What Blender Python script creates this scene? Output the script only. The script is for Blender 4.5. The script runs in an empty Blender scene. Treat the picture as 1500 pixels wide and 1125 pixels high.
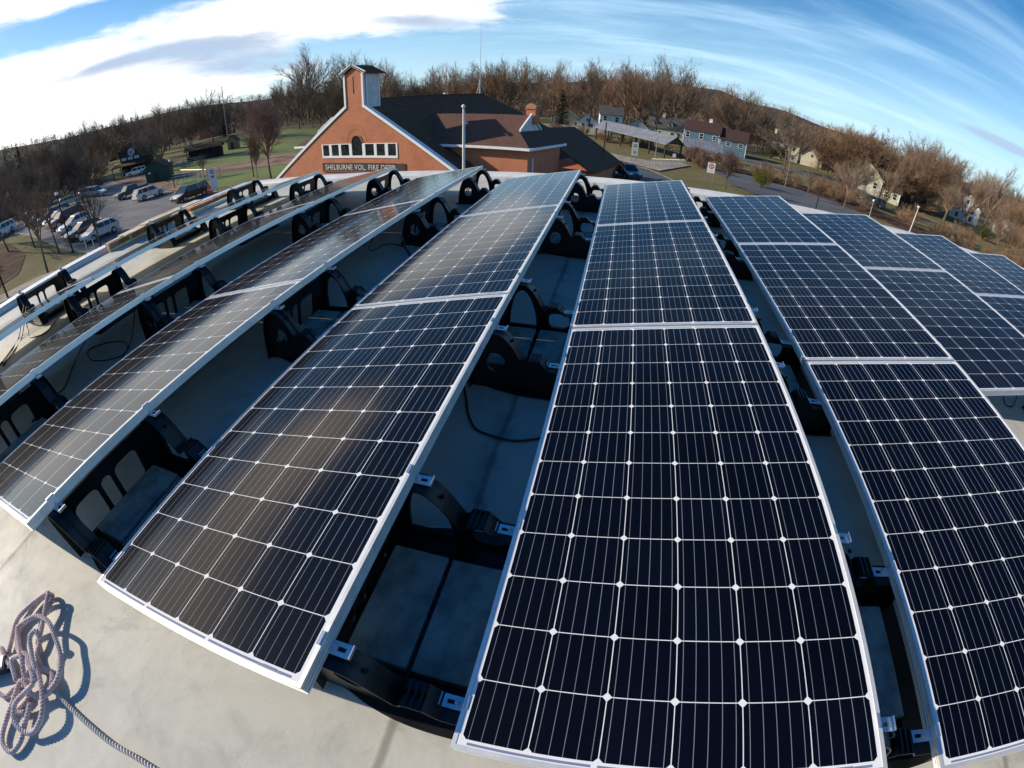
import bpy, bmesh, math, random
from mathutils import Matrix, Vector, Euler, noise as mnoise
rad = math.radians
D = bpy.data
S = bpy.context.scene
COL = S.collection

# ---------------------------------------------------------------- camera
# the flat roof drains gently: roof frame -> level world frame
T3 = Matrix(((0.9996880588, -0.0005240612, -0.0249701909),
             (-0.0005240612, 0.9991195772, -0.0419499207),
             (0.0249701909, 0.0419499207, 0.9988076360)))
T4 = T3.to_4x4()
cam = D.cameras.new("camera")
camo = D.objects.new("camera", cam)
COL.objects.link(camo)
camo.matrix_world = T4 @ Matrix.Translation((0.186, -0.1473, 1.1804)) @ Euler((0.9348, 0.003, 0.2302), 'XYZ').to_matrix().to_4x4()
cam.type = 'PANO'
cam.clip_start = 0.02
cam.clip_end = 6000
cam.sensor_width = 36
cam.sensor_fit = 'HORIZONTAL'
cam.panorama_type = 'FISHEYE_LENS_POLYNOMIAL'
cam.fisheye_fov = rad(170)
cam.fisheye_polynomial_k0 = 0
cam.fisheye_polynomial_k1 = -1.1197 / 18
cam.fisheye_polynomial_k2 = -0.0482 / 18 ** 2
cam.fisheye_polynomial_k3 = 0.1556 / 18 ** 3
cam.fisheye_polynomial_k4 = -0.0515 / 18 ** 4
S.camera = camo
S.view_settings.view_transform = 'Standard'
S.view_settings.look = 'None'
S.view_settings.gamma = 1
S.view_settings.exposure = 0.30

# ---------------------------------------------------------------- node helpers
class NB:
    def __init__(s, tree): s.t = tree; s.n = tree.nodes; s.l = tree.links
    def node(s, typ, **kw):
        n = s.n.new(typ)
        for k, v in kw.items(): setattr(n, k, v)
        return n
    def put(s, sock, v):
        if isinstance(v, bpy.types.NodeSocket): s.l.new(v, sock)
        elif v is not None:
            if hasattr(sock.default_value, '__len__') and not hasattr(v, '__len__'): v = (v,) * len(sock.default_value)
            if hasattr(sock.default_value, '__len__') and len(sock.default_value) == 4 and len(v) == 3: v = tuple(v) + (1,)
            sock.default_value = v
    def m(s, op, a, b=None, c=None):
        n = s.node('ShaderNodeMath', operation=op)
        s.put(n.inputs[0], a)
        if b is not None: s.put(n.inputs[1], b)
        if c is not None: s.put(n.inputs[2], c)
        return n.outputs[0]
    def ss(s, v, lo, hi, to0=0, to1=1):
        n = s.node('ShaderNodeMapRange', interpolation_type='SMOOTHSTEP')
        for i, x in enumerate((v, lo, hi, to0, to1)): s.put(n.inputs[i], x)
        return n.outputs[0]
    def mix(s, f, a, b):
        n = s.node('ShaderNodeMix', data_type='RGBA')
        s.put(n.inputs[0], f); s.put(n.inputs[6], a); s.put(n.inputs[7], b)
        return n.outputs[2]
    def noise(s, vec, scale, detail=4, rough=.55, dist=0, dim='3D'):
        n = s.node('ShaderNodeTexNoise', noise_dimensions=dim)
        if vec is not None: s.put(n.inputs['Vector'], vec)
        n.inputs['Scale'].default_value = scale; n.inputs['Detail'].default_value = detail
        n.inputs['Roughness'].default_value = rough; n.inputs['Distortion'].default_value = dist
        return n.outputs['Fac']
    def coord(s, k='Object'): return s.node('ShaderNodeTexCoord').outputs[k]
    def xyz(s, v):
        n = s.node('ShaderNodeSeparateXYZ'); s.put(n.inputs[0], v); return n.outputs
    def comb(s, x, y, z=0):
        n = s.node('ShaderNodeCombineXYZ')
        for i, v in enumerate((x, y, z)): s.put(n.inputs[i], v)
        return n.outputs[0]
    def map(s, v, sc=(1, 1, 1), rot=(0, 0, 0), loc=(0, 0, 0)):
        n = s.node('ShaderNodeMapping'); s.put(n.inputs[0], v)
        n.inputs['Scale'].default_value = sc; n.inputs['Rotation'].default_value = rot; n.inputs['Location'].default_value = loc
        return n.outputs[0]
    def bump(s, h, strength=.3, dist=.01):
        n = s.node('ShaderNodeBump'); s.put(n.inputs['Height'], h)
        n.inputs['Strength'].default_value = strength; n.inputs['Distance'].default_value = dist
        return n.outputs[0]

def mat(name):
    m = D.materials.new(name); m.use_nodes = True
    b = NB(m.node_tree); p = b.n['Principled BSDF']
    return m, b, p
def simple(name, col, rough=.6, metal=0, var=.15, nscale=8, bump=0, bscale=60, coat=0, spec=None, col2=None):
    """base colour broken up by noise, with an optional bump"""
    m, b, p = mat(name)
    co = b.coord()
    nz = b.noise(co, nscale, 5, .6)
    c2 = col2 or tuple(x * (1 - var * 2) for x in col)
    c1 = tuple(min(1, x * (1 + var)) for x in col)
    b.put(p.inputs['Base Color'], b.mix(b.ss(nz, .3, .7), c2, c1))
    b.put(p.inputs['Roughness'], b.m('ADD', b.m('MULTIPLY', nz, .15), rough - .07))
    p.inputs['Metallic'].default_value = metal
    if coat: p.inputs['Coat Weight'].default_value = coat
    if spec is not None: p.inputs['Specular IOR Level'].default_value = spec
    if bump: b.put(p.inputs['Normal'], b.bump(b.noise(co, bscale, 4, .6), .6, bump))
    return m

# ---------------------------------------------------------------- world and sun
SUN_EL, SUN_AZ = 24.8, -99.56
w = D.worlds.new("World"); S.world = w; w.use_nodes = True
b = NB(w.node_tree)
bg = b.n['Background']
sky = b.node('ShaderNodeTexSky', sky_type='NISHITA', sun_disc=False)
sky.sun_elevation = rad(SUN_EL); sky.sun_rotation = rad(SUN_AZ % 360)
sky.air_density = 1.0; sky.dust_density = .5; sky.ozone_density = 3.0
d = b.coord('Generated'); X, Y, Z = b.xyz(d)[:3]
az = b.m('MULTIPLY', b.m('ARCTAN2', X, Y), 57.2958)
el = b.m('MULTIPLY', b.m('ARCSINE', Z), 57.2958)
def blob(a0, e0, wa, we, slope=0, amp=1):
    """soft elongated patch of cloud round a compass bearing and a height"""
    da = b.m('SUBTRACT', az, a0)
    de = b.m('SUBTRACT', b.m('SUBTRACT', el, e0), b.m('MULTIPLY', da, slope))
    q = b.m('ADD', b.m('POWER', b.m('ABSOLUTE', b.m('DIVIDE', da, wa)), 2), b.m('POWER', b.m('ABSOLUTE', b.m('DIVIDE', de, we)), 2))
    return b.m('MULTIPLY', b.m('EXPONENT', b.m('MULTIPLY', q, -1)), amp)
def add(*v):
    r = v[0]
    for x in v[1:]: r = b.m('ADD', r, x)
    return r
zz = b.m('ADD', b.m('MAXIMUM', Z, 0), .12)
P = b.comb(b.m('DIVIDE', X, zz), b.m('DIVIDE', Y, zz), 0)
A = b.comb(b.m('DIVIDE', az, 10), b.m('DIVIDE', el, 3.2), 0)
n1 = b.noise(A, 1.1, 8, .55, .6)
n2 = b.noise(b.map(A, (1, 1, 1), (0, 0, .25), (7, 3, 1)), .7, 6, .55, .3)
cover = add(blob(-58, 5, 24, 4.0, 0, .55), blob(-40, 11.5, 17, 3.6, 0, .54), blob(-22, 13.5, 14, 2.2, 0, .40), blob(-64, 16.5, 8, 1.6, 0, .45),
            blob(-24, 10.3, 9, 1.5, 0, .34), blob(-95, 20, 30, 18, 0, .4), blob(-68, 10, 9, 1.8, 0, .4), blob(180, 30, 60, 14, 0, .2))
hole = add(blob(-58, 14, 8, 1.5, .08, .32), blob(-33, 7.2, 6, 1.0, 0, .2))
n3 = b.noise(b.map(A, (2.2, 3.2, 1), (0, 0, .15), (2, 9, 0)), 1.3, 9, .62, .5)
n4 = b.noise(b.map(P, (1, 1.6, 1), (0, 0, rad(25))), 1.9, 9, .6, .6)
nn = b.m('ADD', b.m('MULTIPLY', n1, .52), b.m('MULTIPLY', n3, .48))
dens = b.ss(b.m('SUBTRACT', b.m('ADD', nn, cover), hole), .64, 1.0)
# grey bellies
gz_ = add(blob(-47, 8.9, 10, 1.3, .02, 1.05), blob(-41, 6.4, 9, 1.4, 0, 1.15), blob(-58, 8.9, 8, .7, .1, .7), blob(-24, 10.0, 6, 1.0, -.05, .95),
          blob(-38, 14, 14, 1.2, 0, .4), blob(-62, 3.5, 12, .8, 0, .3), blob(40, 6.6, 4.2, .55, -.12, .9), blob(-56, 11, 12, .6, .1, .3))
grey = b.ss(b.m('ADD', b.m('ADD', b.m('MULTIPLY', n2, .5), b.m('MULTIPLY', n3, .55)), gz_), .70, 1.55)
shade = b.m('MULTIPLY', b.ss(b.m('ADD', b.m('MULTIPLY', n4, .6), b.m('MULTIPLY', n3, .5)), .44, .66), .42)
# thin streaked cirrus on the clear side
ciA = b.noise(b.map(P, (.5, 1.7, 1), (0, 0, rad(-38))), 1.15, 8, .58, .5)
cirm = b.m('ADD', b.ss(az, -25, 5), blob(-5, 9, 30, 6, 0, .4))
cir = b.m('MULTIPLY', b.m('MULTIPLY', b.ss(ciA, .38, .80), .55), b.m('MULTIPLY', b.m('MINIMUM', cirm, 1), b.ss(el, 46, 22)))
veil = b.ss(el, 20, 0, 0, .55)
skyc = b.node('ShaderNodeHueSaturation'); skyc.inputs['Saturation'].default_value = 1.38; b.put(skyc.inputs['Color'], sky.outputs[0])
gain = b.m('MULTIPLY', b.ss(el, 18, 62, 1.75, 1.45), 1)
gv = b.node('ShaderNodeVectorMath', operation='MULTIPLY'); b.put(gv.inputs[0], skyc.outputs[0]); b.put(gv.inputs[1], b.comb(b.m('MULTIPLY', gain, b.ss(el, 22, 50, 1, .46)), b.m('MULTIPLY', gain, b.ss(el, 22, 50, 1, .98)), b.m('MULTIPLY', gain, b.ss(el, 22, 50, 1, 1.2))))
skyv = gv.outputs[0]
c0 = b.mix(b.m('MINIMUM', b.m('ADD', cir, veil), .9), skyv, (8.6, 12.6, 16.0))
ccol = b.mix(grey, b.mix(shade, (17.5, 17.2, 16.6), (9.2, 11.0, 13.4)), (6.6, 8.0, 10.4))
c1 = b.mix(dens, c0, ccol)
hot = b.m('MULTIPLY', b.ss(b.m('ADD', b.m('MULTIPLY', n3, .5), add(blob(-56, 24, 17, 4.6, 0, .8), blob(-84, 27, 20, 9, 0, .7), blob(-80, 5, 9, 6, 0, .5))), .55, 1.15), b.m('MAXIMUM', b.ss(el, 17.5, 20.5), b.ss(az, -70.5, -76)))
c1 = b.mix(hot, c1, (33.0, 27.5, 22.5))
darkst = b.m('MINIMUM', b.m('MULTIPLY', b.ss(b.m('ADD', blob(41, 6.4, 5.5, .55, -.10, 1), b.m('MULTIPLY', n1, .3)), .35, .9), .75), 1)
c2 = b.mix(darkst, c1, (6.0, 7.6, 10.2))
b.put(bg.inputs['Color'], c2)
bg.inputs['Strength'].default_value = 0.065
sun = D.lights.new("sun", 'SUN'); sun.energy = 4.6; sun.angle = rad(.53); sun.color = (1, .885, .715)
suno = D.objects.new("sun", sun); COL.objects.link(suno)
sd = Vector((math.sin(rad(SUN_AZ)) * math.cos(rad(SUN_EL)), math.cos(rad(SUN_AZ)) * math.cos(rad(SUN_EL)), math.sin(rad(SUN_EL))))
suno.rotation_euler = sd.to_track_quat('Z', 'Y').to_euler()
suno.location = sd * 60

# ---------------------------------------------------------------- mesh helpers
def tag(o, label=None, cat=None, group=None, kind=None):
    if label: o['label'] = label
    if cat: o['category'] = cat
    if group: o['group'] = group
    if kind: o['kind'] = kind
    return o
def empty(name, M, label=None, cat=None, group=None):
    o = D.objects.new(name, None); COL.objects.link(o); o.empty_display_size = .2
    o.matrix_world = M if isinstance(M, Matrix) else Matrix.Translation(M)
    return tag(o, label, cat, group)
class MB:
    """collects faces, builds them as ONE mesh"""
    def __init__(s): s.v = []; s.f = []; s.mi = []; s.cur = 0
    def face(s, pts):
        k = len(s.v); s.v.extend([tuple(p) for p in pts]); s.f.append(tuple(range(k, k + len(pts)))); s.mi.append(s.cur)
    def raw(s, vs, fs):
        k = len(s.v); s.v.extend([tuple(p) for p in vs]); s.f.extend([tuple(i + k for i in f) for f in fs]); s.mi.extend([s.cur] * len(fs))
    def box(s, a, c, M=None):
        x0, y0, z0 = a; x1, y1, z1 = c
        vs = [(x0, y0, z0), (x1, y0, z0), (x1, y1, z0), (x0, y1, z0), (x0, y0, z1), (x1, y0, z1), (x1, y1, z1), (x0, y1, z1)]
        if M is not None: vs = [M @ Vector(v) for v in vs]
        s.raw(vs, [(0, 3, 2, 1), (4, 5, 6, 7), (0, 1, 5, 4), (1, 2, 6, 5), (2, 3, 7, 6), (3, 0, 4, 7)])
    def prism(s, poly, axis, a, c, M=None):
        """polygon (2D) extruded from a to c along axis 0,1,2; polygon in the other two axes in order"""
        def P3(p, t):
            if axis == 0: v = (t, p[0], p[1])
            elif axis == 1: v = (p[0], t, p[1])
            else: v = (p[0], p[1], t)
            return M @ Vector(v) if M is not None else v
        n = len(poly); vs = [P3(p, a) for p in poly] + [P3(p, c) for p in poly]
        area = sum(poly[i][0] * poly[(i + 1) % n][1] - poly[(i + 1) % n][0] * poly[i][1] for i in range(n))
        fl = (area < 0) ^ (axis == 1) ^ (c < a)
        fs = [tuple(range(n))[::-1], tuple(range(n, 2 * n))] + [(i, (i + 1) % n, n + (i + 1) % n, n + i) for i in range(n)]
        if fl: fs = [f[::-1] for f in fs]
        s.raw(vs, fs)
    def tube(s, pts, r, n=8, cap=True, r1=None):
        """tube along points; r one radius or a list"""
        pts = [Vector(p) for p in pts]; N = len(pts)
        rs = r if isinstance(r, (list, tuple)) else ([r + ((r1 - r) * i / max(1, N - 1) if r1 is not None else 0) for i in range(N)])
        t0 = (pts[1] - pts[0]).normalized(); ref = Vector((0, 0, 1)) if abs(t0.z) < .9 else Vector((1, 0, 0))
        u = t0.cross(ref).normalized(); vs = []
        for i, p in enumerate(pts):
            t = (pts[min(i + 1, N - 1)] - pts[max(i - 1, 0)]).normalized()
            u = (u - t * u.dot(t)).normalized(); v = t.cross(u)
            for k in range(n):
                a = 2 * math.pi * k / n; vs.append(p + (u * math.cos(a) + v * math.sin(a)) * rs[i])
        fs = [(i * n + k, i * n + (k + 1) % n, (i + 1) * n + (k + 1) % n, (i + 1) * n + k) for i in range(N - 1) for k in range(n)]
        if cap: fs += [tuple(range(n))[::-1], tuple(range((N - 1) * n, N * n))]
        s.raw(vs, fs)
    def cyl(s, p0, p1, r, n=12, r1=None): s.tube([p0, p1], r, n, True, r1)
    def build(s, name, m=None, parent=None, M=None, bevel=0, smooth=False, mats=None, angle=None):
        me = D.meshes.new(name); me.from_pydata([tuple(v) for v in s.v], [], s.f)
        for mm in (mats or ([m] if m else [])): me.materials.append(mm)
        if mats: me.polygons.foreach_set('material_index', s.mi)
        if bevel:
            bm = bmesh.new(); bm.from_mesh(me); bmesh.ops.remove_doubles(bm, verts=bm.verts, dist=1e-5)
            es = [e for e in bm.edges if len(e.link_faces) == 2 and e.calc_face_angle(0) > .5]
            bmesh.ops.bevel(bm, geom=es, offset=bevel, segments=2, profile=.7, affect='EDGES', clamp_overlap=True)
            bm.to_mesh(me); bm.free()
        if smooth:
            me.polygons.foreach_set('use_smooth', [True] * len(me.polygons))
            if angle: me.set_sharp_from_angle(angle=rad(angle))
        me.update()
        return place(me, name, parent, M)
def place(me, name, parent=None, M=None):
    o = D.objects.new(name, me); COL.objects.link(o)
    if parent: o.parent = parent
    if M is not None:
        if parent: o.matrix_local = M
        else: o.matrix_world = M
    return o
def kids(o): return [c for c in ALLKIDS.get(o.name, [])]
def copy_tree(o, M=None, label=None, parent=None):
    c = o.copy(); COL.objects.link(c); c.parent = parent
    if M is not None: c.matrix_world = M
    if label: c['label'] = label
    for ch in list(o.children): copy_tree(ch, None, None, c)
    return c
def Tr(x, y, z): return Matrix.Translation((x, y, z))
def Rz(a): return Matrix.Rotation(a, 4, 'Z')
# ================================================================= THE ARRAY ON THE ROOF
PITCH, TILT, GAP, PL, PW = 1.3003, 0.1756, 0.012, 1.956, 0.992
ROOFZ = -0.20
YOFF = {-4: -.0381, -3: -.0259, -2: -.0251, -1: -.0118, 0: 0, 1: .005, 2: .008, 3: -.0103, 4: .0155, 5: .01}

def make_membrane():
    m, b, p = mat("roof_membrane")
    co = b.coord(); x, y, z = b.xyz(co)[:3]
    big = b.noise(co, .9, 6, .6, .5); mid = b.noise(co, 6, 7, .65, .4); fine = b.noise(co, 90, 3, .6)
    wx = b.m('ADD', x, b.m('MULTIPLY', b.m('SUBTRACT', b.noise(co, 1.6, 3), .5), .05))
    # welded laps every 1.95 m and the dirt that collects along them
    fr = b.m('ABSOLUTE', b.m('SUBTRACT', b.m('FRACT', b.m('DIVIDE', b.m('ADD', wx, 20.20), 2.0)), .5))
    lap = b.ss(fr, .489, .4985)
    lapd = b.m('MULTIPLY', b.ss(fr, .455, .50), b.ss(mid, .42, .62))
    wrk = b.node('ShaderNodeTexWave', wave_type='BANDS', bands_direction='DIAGONAL')
    wrk.inputs['Scale'].default_value = .35; wrk.inputs['Distortion'].default_value = 9; wrk.inputs['Detail'].default_value = 4
    b.put(wrk.inputs['Vector'], co)
    scr = b.noise(b.map(co, (2, 14, 1), (0, 0, .7)), 5, 6, .7, 1.5)
    c = b.mix(b.ss(big, .3, .75), (.46, .445, .385), (.60, .585, .505))
    c = b.mix(b.m('MULTIPLY', b.ss(mid, .48, .72), .45), c, (.34, .325, .29))
    c = b.mix(b.m('MULTIPLY', b.ss(scr, .64, .70), .4), c, (.72, .71, .67))
    c = b.mix(b.m('MULTIPLY', lapd, .55), c, (.20, .17, .13))
    c = b.mix(b.m('MULTIPLY', lap, .6), c, (.16, .14, .12))
    st = b.noise(b.map(co, (1, 1, 1), (0, 0, 0), (3, 8, 0)), 2.2, 8, .7, 1.2); sp = b.noise(co, 34, 3, .6)
    c = b.mix(b.m('MULTIPLY', b.ss(st, .56, .66), .38), c, (.27, .25, .21))
    c = b.mix(b.m('MULTIPLY', b.ss(sp, .72, .78), .5), c, (.16, .15, .13))
    b.put(p.inputs['Base Color'], c)
    p.inputs['Specular IOR Level'].default_value = .35
    b.put(p.inputs['Roughness'], b.m('ADD', .48, b.m('MULTIPLY', mid, .28)))
    h = b.m('ADD', b.m('ADD', b.m('MULTIPLY', big, 1.2), b.m('MULTIPLY', mid, .3)), b.m('ADD', b.m('MULTIPLY', fine, .03), b.m('MULTIPLY', lap, .15)))
    h = b.m('ADD', h, b.m('MULTIPLY', b.ss(wrk.outputs[1], .9, 1.0), .10))
    b.put(p.inputs['Normal'], b.bump(h, .5, .012))
    return m
M_MEM = make_membrane()
M_MEMW = simple("white_edge_membrane", (.66, .65, .62), .5, var=.08, nscale=3, bump=.002)
M_ALU = simple("anodised_aluminium", (.70, .72, .74), .38, metal=.85, var=.05, nscale=20)
M_FRAME = simple("panel_frame_aluminium", (.74, .74, .71), .34, metal=.55, var=.04, nscale=15)
M_BLACK = simple("black_recycled_plastic", (.006, .006, .0075), .40, var=.3, nscale=7, bump=.0008, bscale=220, spec=.4)
M_CONC = simple("dark_grey_green_concrete", (.23, .25, .22), .85, var=.35, nscale=9, bump=.0025, bscale=160, col2=(.13, .155, .14))  # grey-green base colour, mottled darker by noise
M_RUB = simple("black_cable_rubber", (.012, .012, .012), .45, var=.1)
M_BRICK2 = simple("own_building_brick", (.30, .13, .08), .85, var=.2, nscale=4)

def make_cells():
    m, b, p = mat("solar_cells_behind_glass")
    co = b.coord(); X, Y, Z = b.xyz(co)[:3]
    c = .1585; mu = (PW - 6 * c) / 2; mv = (PL - 12 * c) / 2
    cu = b.m('DIVIDE', b.m('SUBTRACT', X, mu), c); cv = b.m('DIVIDE', b.m('SUBTRACT', Y, mv), c)
    inr = b.m('MULTIPLY', b.m('MULTIPLY', b.m('GREATER_THAN', cu, 0), b.m('LESS_THAN', cu, 6)), b.m('MULTIPLY', b.m('GREATER_THAN', cv, 0), b.m('LESS_THAN', cv, 12)))
    fu = b.m('FRACT', cu); fv = b.m('FRACT', cv)
    du = b.m('ABSOLUTE', b.m('SUBTRACT', fu, .5)); dv = b.m('ABSOLUTE', b.m('SUBTRACT', fv, .5))
    sq = b.m('LESS_THAN', b.m('MAXIMUM', du, dv), .4925)
    ch = b.m('LESS_THAN', b.m('ADD', du, dv), .925)
    cell = b.m('MULTIPLY', inr, b.m('MULTIPLY', sq, ch))
    bb = b.m('LESS_THAN', b.m('ABSOLUTE', b.m('SUBTRACT', b.m('FRACT', b.m('MULTIPLY', fu, 5)), .5)), .026)
    bb = b.m('MULTIPLY', bb, b.m('MULTIPLY', b.m('GREATER_THAN', Y, mv - .006), b.m('LESS_THAN', Y, PL - mv + .006)))
    bb = b.m('MULTIPLY', bb, b.m('MULTIPLY', b.m('GREATER_THAN', cu, 0), b.m('LESS_THAN', cu, 6)))
    fing = b.m('LESS_THAN', b.m('FRACT', b.m('MULTIPLY', cv, 100)), .10)
    # cross ribbons in the short end margins
    yy = b.m('MINIMUM', Y, b.m('SUBTRACT', PL, Y))
    rib = b.m('MULTIPLY', b.m('GREATER_THAN', yy, mv - .0125), b.m('LESS_THAN', yy, mv - .006))
    rib = b.m('MULTIPLY', rib, b.m('MULTIPLY', b.m('MULTIPLY', b.m('GREATER_THAN', cu, .1), b.m('LESS_THAN', cu, 5.9)), b.m('LESS_THAN', b.m('FRACT', b.m('MULTIPLY', cu, .5)), .955)))
    wn = b.node('ShaderNodeTexWhiteNoise', noise_dimensions='3D')
    oi = b.node('ShaderNodeObjectInfo')
    b.put(wn.inputs[0], b.comb(b.m('FLOOR', cu), b.m('FLOOR', cv), b.m('MULTIPLY', oi.outputs['Random'], 40)))
    v = wn.outputs['Value']
    cc = b.mix(v, (.0009, .0013, .0035), (.0014, .0023, .0068))
    cc = b.mix(b.m('MULTIPLY', fing, .08), cc, (.04, .045, .06))
    col = b.mix(cell, (.66, .67, .68), cc)
    line = b.mix(v, (.13, .14, .17), (.20, .21, .25))
    col = b.mix(b.m('MULTIPLY', bb, cell), col, line)
    col = b.mix(rib, col, (.16, .19, .30))
    dust = b.noise(co, 3.5, 8, .7, .5); spots = b.noise(b.map(co, (1, 1, 1), (0, 0, 0), (4, 2, 0)), 26, 4, .7)
    df = b.m('ADD', b.m('MULTIPLY', b.ss(dust, .45, .8), .0035), b.m('MULTIPLY', b.ss(spots, .72, .80), .012))
    col = b.mix(df, col, (.30, .28, .25))
    b.put(p.inputs['Base Color'], col)
    p.inputs['Roughness'].default_value = .55
    p.inputs['Specular IOR Level'].default_value = .02
    p.inputs['Coat Weight'].default_value = 1
    b.put(p.inputs['Coat Roughness'], b.m('ADD', .045, b.m('MULTIPLY', dust, .07)))
    p.inputs['Coat IOR'].default_value = 1.27
    # each cell string sits a hair out of flat behind rolled glass
    n1_ = b.noise(b.map(co, (60, 1.2, 1)), 1.0, 3, .5)
    n2_ = b.noise(b.map(co, (6.3, 1.6, 1)), 1.2, 2, .5)
    nb = b.node('ShaderNodeBump'); nb.inputs['Strength'].default_value = .22; nb.inputs['Distance'].default_value = .0016
    b.put(nb.inputs['Height'], b.m('ADD', b.m('MULTIPLY', n1_, .25), n2_))
    b.put(p.inputs['Coat Normal'], nb.outputs[0])
    return m
M_CELLS = make_cells()
M_STICK = simple("sticker_ink", (.13, .17, .30), .5, var=.1)
M_BACK = simple("panel_back_sheet", (.62, .62, .62), .6, var=.05)

def make_panel():
    root = empty("solar_panel", Matrix(), "x", "solar panel", "solar panels on the roof")
    f = MB(); t = .040; wf = .011; dz = -.0015
    # frame bars butted end to end, a thin lip on top, grooved outer web
    for a, c in (((0, 0), (PW, wf)), ((0, PL - wf), (PW, PL)), ((0, wf), (wf, PL - wf)), ((PW - wf, wf), (PW, PL - wf))):
        f.box((a[0], a[1], -.008), (c[0], c[1], 0))
    e = .0035
    for a, c in (((e, e), (PW - e, .008)), ((e, PL - .008), (PW - e, PL - e)), ((e, .008), (.008, PL - .008)), ((PW - .008, .008), (PW - e, PL - .008))):
        f.box((a[0], a[1], -t + .002), (c[0], c[1], -.008))
    for z0, z1 in ((-.0165, -.0135), (-.0265, -.0235), (-t, -t + .004)):
        f.box((0, 0, z0), (PW, e, z1)); f.box((0, PL - e, z0), (PW, PL, z1))
        f.box((0, e, z0), (e, PL - e, z1)); f.box((PW - e, e, z0), (PW, PL - e, z1))
    f.box((.012, .012, -t), (.03, PL - .012, -t + .002)); f.box((PW - .03, .012, -t), (PW - .012, PL - .012, -t + .002))
    f.build("frame", M_FRAME, root)
    g = MB(); g.box((wf, wf, -.0065), (PW - wf, PL - wf, dz)); g.build("glass_laminate", M_CELLS, root)
    bs = MB(); bs.box((wf - .003, wf - .003, -.0085), (PW - wf + .003, PL - wf + .003, -.0070)); bs.build("back_sheet", M_BACK, root)
    j = MB(); j.box((PW / 2 - .06, PL - .22, -.030), (PW / 2 + .06, PL - .10, -.009)); j.build("junction_box", M_BLACK, root, bevel=.003)
    s = MB()
    rnd = random.Random(3); x = PW - .145
    for k in range(9):
        wd = rnd.uniform(.005, .010); s.box((x, .0135, -.0012), (x + wd, .0185, -.0009)); x += wd + .0022
    s.box((PW - .130, .0205, -.0012), (PW - .085, .0225, -.0009))
    s.build("maker_sticker", M_STICK, root)
    return root
proto_panel = make_panel()
PANELS = [(i, p) for i in range(-4, 2) for p in (0, 1, 2)] + [(2, 1), (2, 2), (3, 1), (3, 2), (4, 2), (4, 1), (5, 2)]
ORD = ["leftmost", "second", "third", "fourth", "fifth", "sixth", "seventh", "eighth", "ninth", "rightmost"]
rown = {i: ("in the %s row" % ORD[i + 4]) + ("" if i in (-4, 5) else " from the left") for i in range(-4, 6)}
pos = {0: "nearest black solar panel", 1: "middle black solar panel", 2: "farthest black solar panel"}
first = True
for i, p in PANELS:
    lab = pos[p] + " " + rown[i]
    if i >= 2 and p == 1: lab = "nearer of the black solar panels " + rown[i]
    M = T4 @ Tr(i * PITCH, p * (PL + GAP) + YOFF[i], 0) @ Matrix.Rotation(-TILT, 4, 'Y')
    if first: proto_panel.matrix_world = M; proto_panel['label'] = lab; first = False
    else: copy_tree(proto_panel, M, lab)

# ---- plastic mounts that carry the high edge of one row and the low edge of the next
def curve(pts, n=6):
    out = []
    N = len(pts)
    for i in range(N - 1):
        p0, p1, p2, p3 = pts[max(i - 1, 0)], pts[i], pts[i + 1], pts[min(i + 2, N - 1)]
        for k in range(n):
            t = k / n
            out.append(tuple(.5 * (2 * p1[j] + (p2[j] - p0[j]) * t + (2 * p0[j] - 5 * p1[j] + 4 * p2[j] - p3[j]) * t * t + (3 * p1[j] - p0[j] - 3 * p2[j] + p3[j]) * t ** 3) for j in range(len(p1))))
    out.append(tuple(pts[-1])); return out
def plate_with_holes(outer, holes, th, M):
    """flat plate with holes (2D outlines), thickness th along +z of M; returns an MB"""
    bm = bmesh.new(); edges = []
    for ring in [outer] + holes:
        vs = [bm.verts.new((p[0], p[1], 0)) for p in ring]
        edges += [bm.edges.new((vs[i], vs[(i + 1) % len(vs)])) for i in range(len(vs))]
    bmesh.ops.triangle_fill(bm, use_beauty=True, use_dissolve=False, edges=edges)
    bmesh.ops.recalc_face_normals(bm, faces=bm.faces)
    r = bmesh.ops.extrude_face_region(bm, geom=list(bm.faces))
    for v in [g for g in r['geom'] if isinstance(g, bmesh.types.BMVert)]: v.co.z += th
    bmesh.ops.recalc_face_normals(bm, faces=bm.faces)
    mb = MB(); bm.verts.index_update()
    mb.raw([M @ v.co for v in bm.verts], [tuple(v.index for v in f.verts) for f in bm.faces]); bm.free()
    return mb
def rrect(x0, y0, x1, y1, r, n=4):
    o = []
    for cx, cy, a0 in ((x1 - r, y0 + r, -90), (x1 - r, y1 - r, 0), (x0 + r, y1 - r, 90), (x0 + r, y0 + r, 180)):
        o += [(cx + r * math.cos(rad(a0 + 90 * k / n)), cy + r * math.sin(rad(a0 + 90 * k / n))) for k in range(n + 1)]
    return o
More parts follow.
